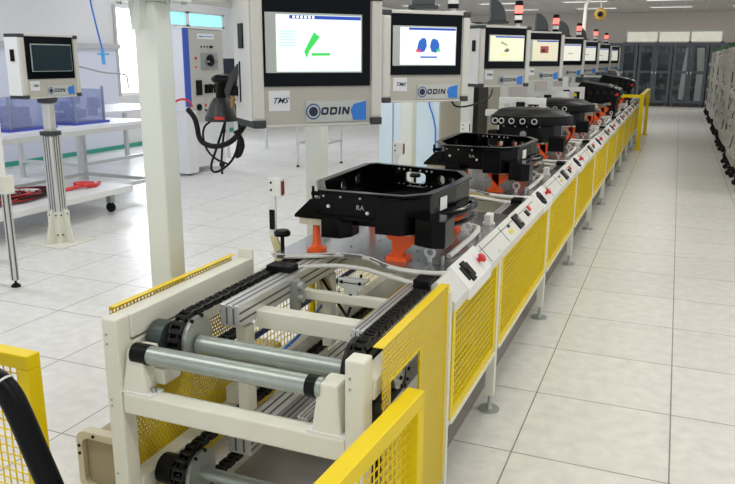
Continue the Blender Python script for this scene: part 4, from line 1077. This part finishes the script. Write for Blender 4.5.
# aluminium trolleys and stands further back
def stand_frame(x, y, w, d, h, lab):
    t = thing('steel_stand', lab, 'stand', (x, y, 0), group='slender steel stands behind the line')
    for sx in (-1,1):
        for sy in (-1,1):
            MB().tube((sx*w/2, sy*d/2, .03), (sx*w/2, sy*d/2, h), .016, 8).build('leg', alum, t)
            MB().lathe([(.025,0),(.025,.01),(.010,.03)], (sx*w/2, sy*d/2, 0), 10).build('foot', rubber, t)
    MB().bar((-w/2,-d/2,.35),(w/2,-d/2,.35),.025,.025).bar((-w/2,d/2,.35),(w/2,d/2,.35),.025,.025).bar((-w/2,-d/2,.35),(-w/2,d/2,.35),.025,.025).bar((w/2,-d/2,.35),(w/2,d/2,.35),.025,.025).build('stretcher', alum, t)
    MB().bx(-w/2-.02,w/2+.02,-d/2-.02,d/2+.02,h,h+.03).build('stand_top', white, t)
stand_frame(-4.85, 9.9, .42, .62, 1.0, 'slender steel stand seen under the nearest monitor box')
# enclosure cabinet with pale blue doors behind the second monitor
en = thing('tall_enclosure', 'tall beige enclosure with pale blue doors behind the second monitor box', 'cabinet', (-2.6, 7.9, 0))
part(MB().bx(-3.0,-2.3,7.62,8.75,0,2.0), 'body', mat('beige_enclosure', (.52,.50,.43), .5), en)
for a, b_ in ((-2.99,-2.84),(-2.82,-2.60),(-2.58,-2.31)): part(MB().bx(a,b_,7.60,7.62,.02,1.98), 'door', paleb, en)
en2 = thing('dark_enclosure', 'dark fronted narrow cabinet behind the yellow screened monitor box', 'cabinet', (-2.5, 9.7, 0))
part(MB().bx(-3.0,-2.3,9.25,9.75,0,2.0), 'body', mat('near_black', (.02,.018,.016), .5), en2)
part(MB().bx(-3.0,-2.29,9.76,10.5,0,2.0), 'side_panel', MAT['beige_enclosure'], en2)
tag(MB().path([(-2.45,7.57,1.45),(-2.42,7.57,1.1),(-2.36,7.57,.95),(-2.33,7.57,.80),(-2.33,7.57,.0)], .008, 6, 1).build('blue_air_line', bluel), 'thin blue air line hanging behind the second monitor box', 'hose')
tag(MB().path([(-1.30,4.52,1.31),(-1.28,4.56,1.26),(-1.20,4.7,1.27),(-1.14,4.9,1.31),(-1.15,5.0,1.36)], .006, 6, 2).build('monitor_cable', rubber), 'thin black cable looping below the second monitor box', 'cable')

# alarm lamp on bent pipe
al = thing('alarm_lamp', 'round yellow lamp hanging from the ceiling near the far wall', 'lamp', (-1.95, 20, 2.5))
part(MB().lathe([(.05,0),(.13,.04),(.155,.08),(.13,.11),(.04,.12)], (-1.95,20.05,2.66), 20, Matrix.Rotation(R(90),3,'X')), 'lamp_body', mat('amber_plastic', (.42,.27,.05), .4), al, smooth=True)
part(MB().lathe([(.06,0),(.065,.05),(.02,.06)], (-1.95,19.93,2.66), 16, Matrix.Rotation(R(90),3,'X')), 'lamp_centre', black, al, smooth=True)
part(MB().path([(-1.95,20,2.78),(-1.95,20,3.15)], .015, 6), 'hanger', pipem, al)
tag(MB().path([(-2.33,20,1.2),(-2.33,20,2.85),(-2.28,20,2.98),(-2.20,20,3.02)], .045, 8, 1).build('bent_pipe', pipem, smooth=True), 'bent white pipe rising toward the ceiling beside the round yellow lamp', 'pipe')
pa = thing('pipe_arm', 'white tubular arm reaching out near the grey cabinets', 'arm', (-1.6, 17.6, 1.3))
part(MB().path([(-2.2,17.6,1.42),(-1.5,17.6,1.40),(-1.25,17.6,1.36),(-1.20,17.6,1.05)], .03, 8, 1).path([(-2.2,17.6,1.20),(-1.2,17.6,1.18)], .022, 8), 'arm_tube', pipem, pa, smooth=True)
part(MB().bx(-1.35,-1.02,17.5,17.7,1.02,1.10), 'arm_head', mat('arm_grey', (.45,.46,.45), .5), pa, bevel=.01)
part(MB().bx(-2.24,-2.16,17.55,17.65,0,1.45), 'arm_post', pipem, pa)

# ------------------------------------------------------------------ grey glass cabinets
def cabinet():
    t = thing('glass_cabinet', 'x', 'cabinet', (0, 27.6, 0), group='blue-grey glass door cabinets on the end wall')
    W = 1.08
    MB().bx(0,W,.02,.5,.12,.14).bx(0,W,.02,.5,2.08,2.12).bx(0,.03,.02,.5,.12,2.12).bx(W-.03,W,.02,.5,.12,2.12).bx(0,W,.48,.5,.12,2.12).build('carcass', cabg, t)
    MB().bx(.03,W-.03,.44,.47,.14,2.08).build('back_lining', cabd, t)
    for z in (.55,.95,1.45,1.80): MB().bx(.03,W-.03,.06,.46,z,z+.02).build('shelf', mat('shelf_grey', (.10,.12,.14), .5), t)
    for x in (.05, W-.13): MB().bx(x,x+.08,.05,.13,0,.12).bx(x,x+.08,.35,.43,0,.12).build('foot', cabg, t)
    for x0, x1 in ((.005, W/2-.005), (W/2+.005, W-.005)):
        d = MB()
        d.bx(x0,x0+.09,0,.02,.13,2.11).bx(x1-.09,x1,0,.02,.13,2.11).bx(x0+.09,x1-.09,0,.02,.13,.22).bx(x0+.09,x1-.09,0,.02,2.02,2.11).bx(x0+.09,x1-.09,0,.02,1.12,1.20)
        dd_ = d.build('door', cabg, t)
        MB().bx(x0+.09,x1-.09,.008,.012,.22,1.12).bx(x0+.09,x1-.09,.008,.012,1.20,2.02).build('door_glass', cglass, dd_)
        hx = x1-.05 if x0 < .1 else x0+.05
        MB().bx(hx-.015,hx+.015,-.02,0,1.10,1.17).build('handle', alum, dd_)
    random.seed(2); b = MB()
    for z in (.14,.57,.97,1.47,1.82):
        x = .08
        while x < W-.2:
            w = random.uniform(.06,.16); h = random.uniform(.08,.24)
            if random.random() < .7: b.bx(x,x+w,.2,.4,z,z+h)
            x += w+.04
    b.build('stored_goods', mat('stored_goods', (.28,.29,.28), .6, noise=.3), t)
    return t
cb = cabinet(); cb.location = (-1.33, 27.6, 0); cb['label'] = 'blue-grey glass door cabinet in the middle of the end wall'
dup(cb, (-.22, 27.6, 0), 'blue-grey glass door cabinet with painted reflections, right of the middle one')
dup(cb, (-2.44, 27.6, 0), 'blue-grey glass door cabinet left of the middle one')
dup(cb, (-3.55, 27.6, 0), 'blue-grey glass door cabinet partly hidden behind the last monitors')
dup(cb, (.89, 27.6, 0), 'blue-grey glass door cabinet partly hidden behind the white racks')
tag(MB().prism([(.05,.25),(.20,.25),(.30,1.0),(.24,1.45),(.40,1.95),(.16,1.95),(.10,1.2)], 27.63, 27.655, 'y').build('painted_reflection', white), 'white painted reflection inside the right of the glass cabinets', 'painted reflection')  # white shapes added behind the doors to imitate bright reflections on the glass
tag(MB().prism([(.55,.2),(.80,.2),(.82,1.1),(.72,1.95),(.50,1.95),(.56,1.2)], 27.63, 27.655, 'y').build('painted_reflection', white), 'second white painted reflection nearer the racks inside the glass cabinets', 'painted reflection')

# ------------------------------------------------------------------ racks on the right
def rack():
    t = thing('cage_trolley', 'x', 'rack', (0,0,0), group='grey cage trolleys along the right side')
    L_, D, H = 1.45, .75, 1.78
    for x in (0, D):
        for y in (0, L_/2, L_):
            MB().bx(x-.02 if x else 0, x+.02, y-.02, y+.02, .13, H).build('upright', cagem, t)
    for z in (.14, .50, .82, 1.14, 1.46, H-.03):
        MB().bx(0, D, 0, L_, z, z+.03).build('shelf', cagem, t)
    m = MB()
    for i in range(1, 15): m.bx(-.006, 0, L_*i/15-.004, L_*i/15+.004, .14, H)
    for i in range(1, 14): m.bx(-.006, 0, 0, L_, .14+(H-.14)*i/14-.004, .14+(H-.14)*i/14+.004)
    for i in range(1, 8): m.bx(D*i/8-.004, D*i/8+.004, -.006, 0, .14, H)
    for i in range(1, 14): m.bx(0, D, -.006, 0, .14+(H-.14)*i/14-.004, .14+(H-.14)*i/14+.004)
    m.build('wire_mesh', cagem, t)
    random.seed(9)
    tones = [mat('bin_grey', (.22,.21,.18), .5), mat('bin_pale', (.50,.49,.44), .5), mat('bin_lilac', (.36,.36,.60), .5), mat('bin_dark', (.05,.05,.045), .5)]
    for z in (.17, .53, .85, 1.17, 1.48):
        y = .05; j = 0
        while y < L_-.3:
            w = random.uniform(.16,.30)
            MB().bx(.03+random.uniform(0,.1), D-.1, y, y+w, z, z+random.uniform(.12,.24)).build('bin', tones[random.choice((0,1,3,2,1,3))], t, bevel=.008)
            y += w+.03
    for i in range(10):
        y = .08+i*.14; z = .30+.37*(i*3 % 4)
        MB().prism([(-.06,z),(0,z-.05),(0,z+.09),(-.06,z+.05)], y, y+.07, 'y').build('latch', MAT['bin_pale'] if i % 2 else cagem, t)
    for i in range(3): MB().bar((-.02,.05+.45*i,.55+.3*i),(-.02,.50+.45*i,.30+.3*i),.012,.012).build('diagonal_rod', MAT['bin_dark'], t)
    for x in (.06, D-.06):
        for y in (.08, L_/2, L_-.08):
            MB().tube((x-(.09 if x < .1 else 0), y-.012, .035), (x-(.09 if x < .1 else 0), y+.012, .035), .035, 14).bx(x-.10 if x < .1 else x-.02,x+.02,y-.014,y+.014,.055,.13).build('castor', rubber, t)
    return t
rk = rack()
pos = [(.83, 9.75), (.80, 11.3), (.87, 12.85), (.83, 14.4), (.88, 15.95), (.85, 17.5), (.91, 19.05), (.86, 20.6), (.92, 22.15), (.88, 23.7)]
names = ['nearest grey cage trolley at the right edge', 'second grey cage trolley from the right edge', 'third grey cage trolley from the right edge', 'fourth grey cage trolley in the right hand row', 'fifth grey cage trolley in the right hand row', 'sixth grey cage trolley in the right hand row', 'fourth from last grey cage trolley in the right hand row', 'third from last grey cage trolley in the right hand row', 'next to last grey cage trolley in the right hand row', 'grey cage trolley closest to the glass cabinets']
rk.location = (*pos[0], 0); rk['label'] = names[0]
for i in range(1, len(pos)): dup(rk, (*pos[i], 0), names[i])
gt = None
for i, y in enumerate((12.9, 16.0, 19.1, 22.2, 23.8)):
    lab = ['tray of green parts on top of the nearest visible cage trolley top', 'tray of green parts on the fifth cage trolley', 'tray of green parts on the fourth from last cage trolley', 'tray of green parts on the next to last cage trolley', 'tray of green parts on the cage trolley closest to the cabinets'][i]
    if gt is None:
        gt = thing('green_parts_tray', lab, 'tray', (.9, y, 1.78), group='green trays on top of the cage trolleys')
        MB().bx(0,.6,0,1.2,0,.04).build('tray', mat('tray_grey', (.12,.13,.12), .5), gt)
        b = MB(); random.seed(1)
        for j in range(18): b.box((random.uniform(.0,.55), random.uniform(.05,1.15), .07), (.05,.08,random.uniform(.03,.10)), Matrix.Rotation(random.random()*3,3,'Z'))
        b.build('green_part', pcb, gt)
    else: dup(gt, (.9, y, 1.78), lab)

# ------------------------------------------------------------------ light, camera
wd = bpy.data.worlds.new('world'); sc.world = wd; wd.use_nodes = True
bg = wd.node_tree.nodes['Background']; bg.inputs[0].default_value = (.95,.97,1,1); bg.inputs[1].default_value = .75

cam = bpy.data.cameras.new('camera'); co = bpy.data.objects.new('camera', cam); col.objects.link(co)
Rm = Matrix(((0.92435552,-0.09741159,0.36888733),(0.38149343,0.22218177,-0.89727255),(0.0054447,0.97012692,0.24253683)))
co.matrix_world = Matrix.Translation((0,0,1.56)) @ Rm.to_4x4()
cam.sensor_width = 36; cam.lens = 735/735*36; cam.clip_end = 100; cam.clip_start = .05
sc.camera = co
sc.view_settings.view_transform = 'Standard'; sc.view_settings.look = 'None'
sc.view_settings.exposure = 0.55; sc.view_settings.gamma = 1; sc.view_settings.use_curve_mapping = False
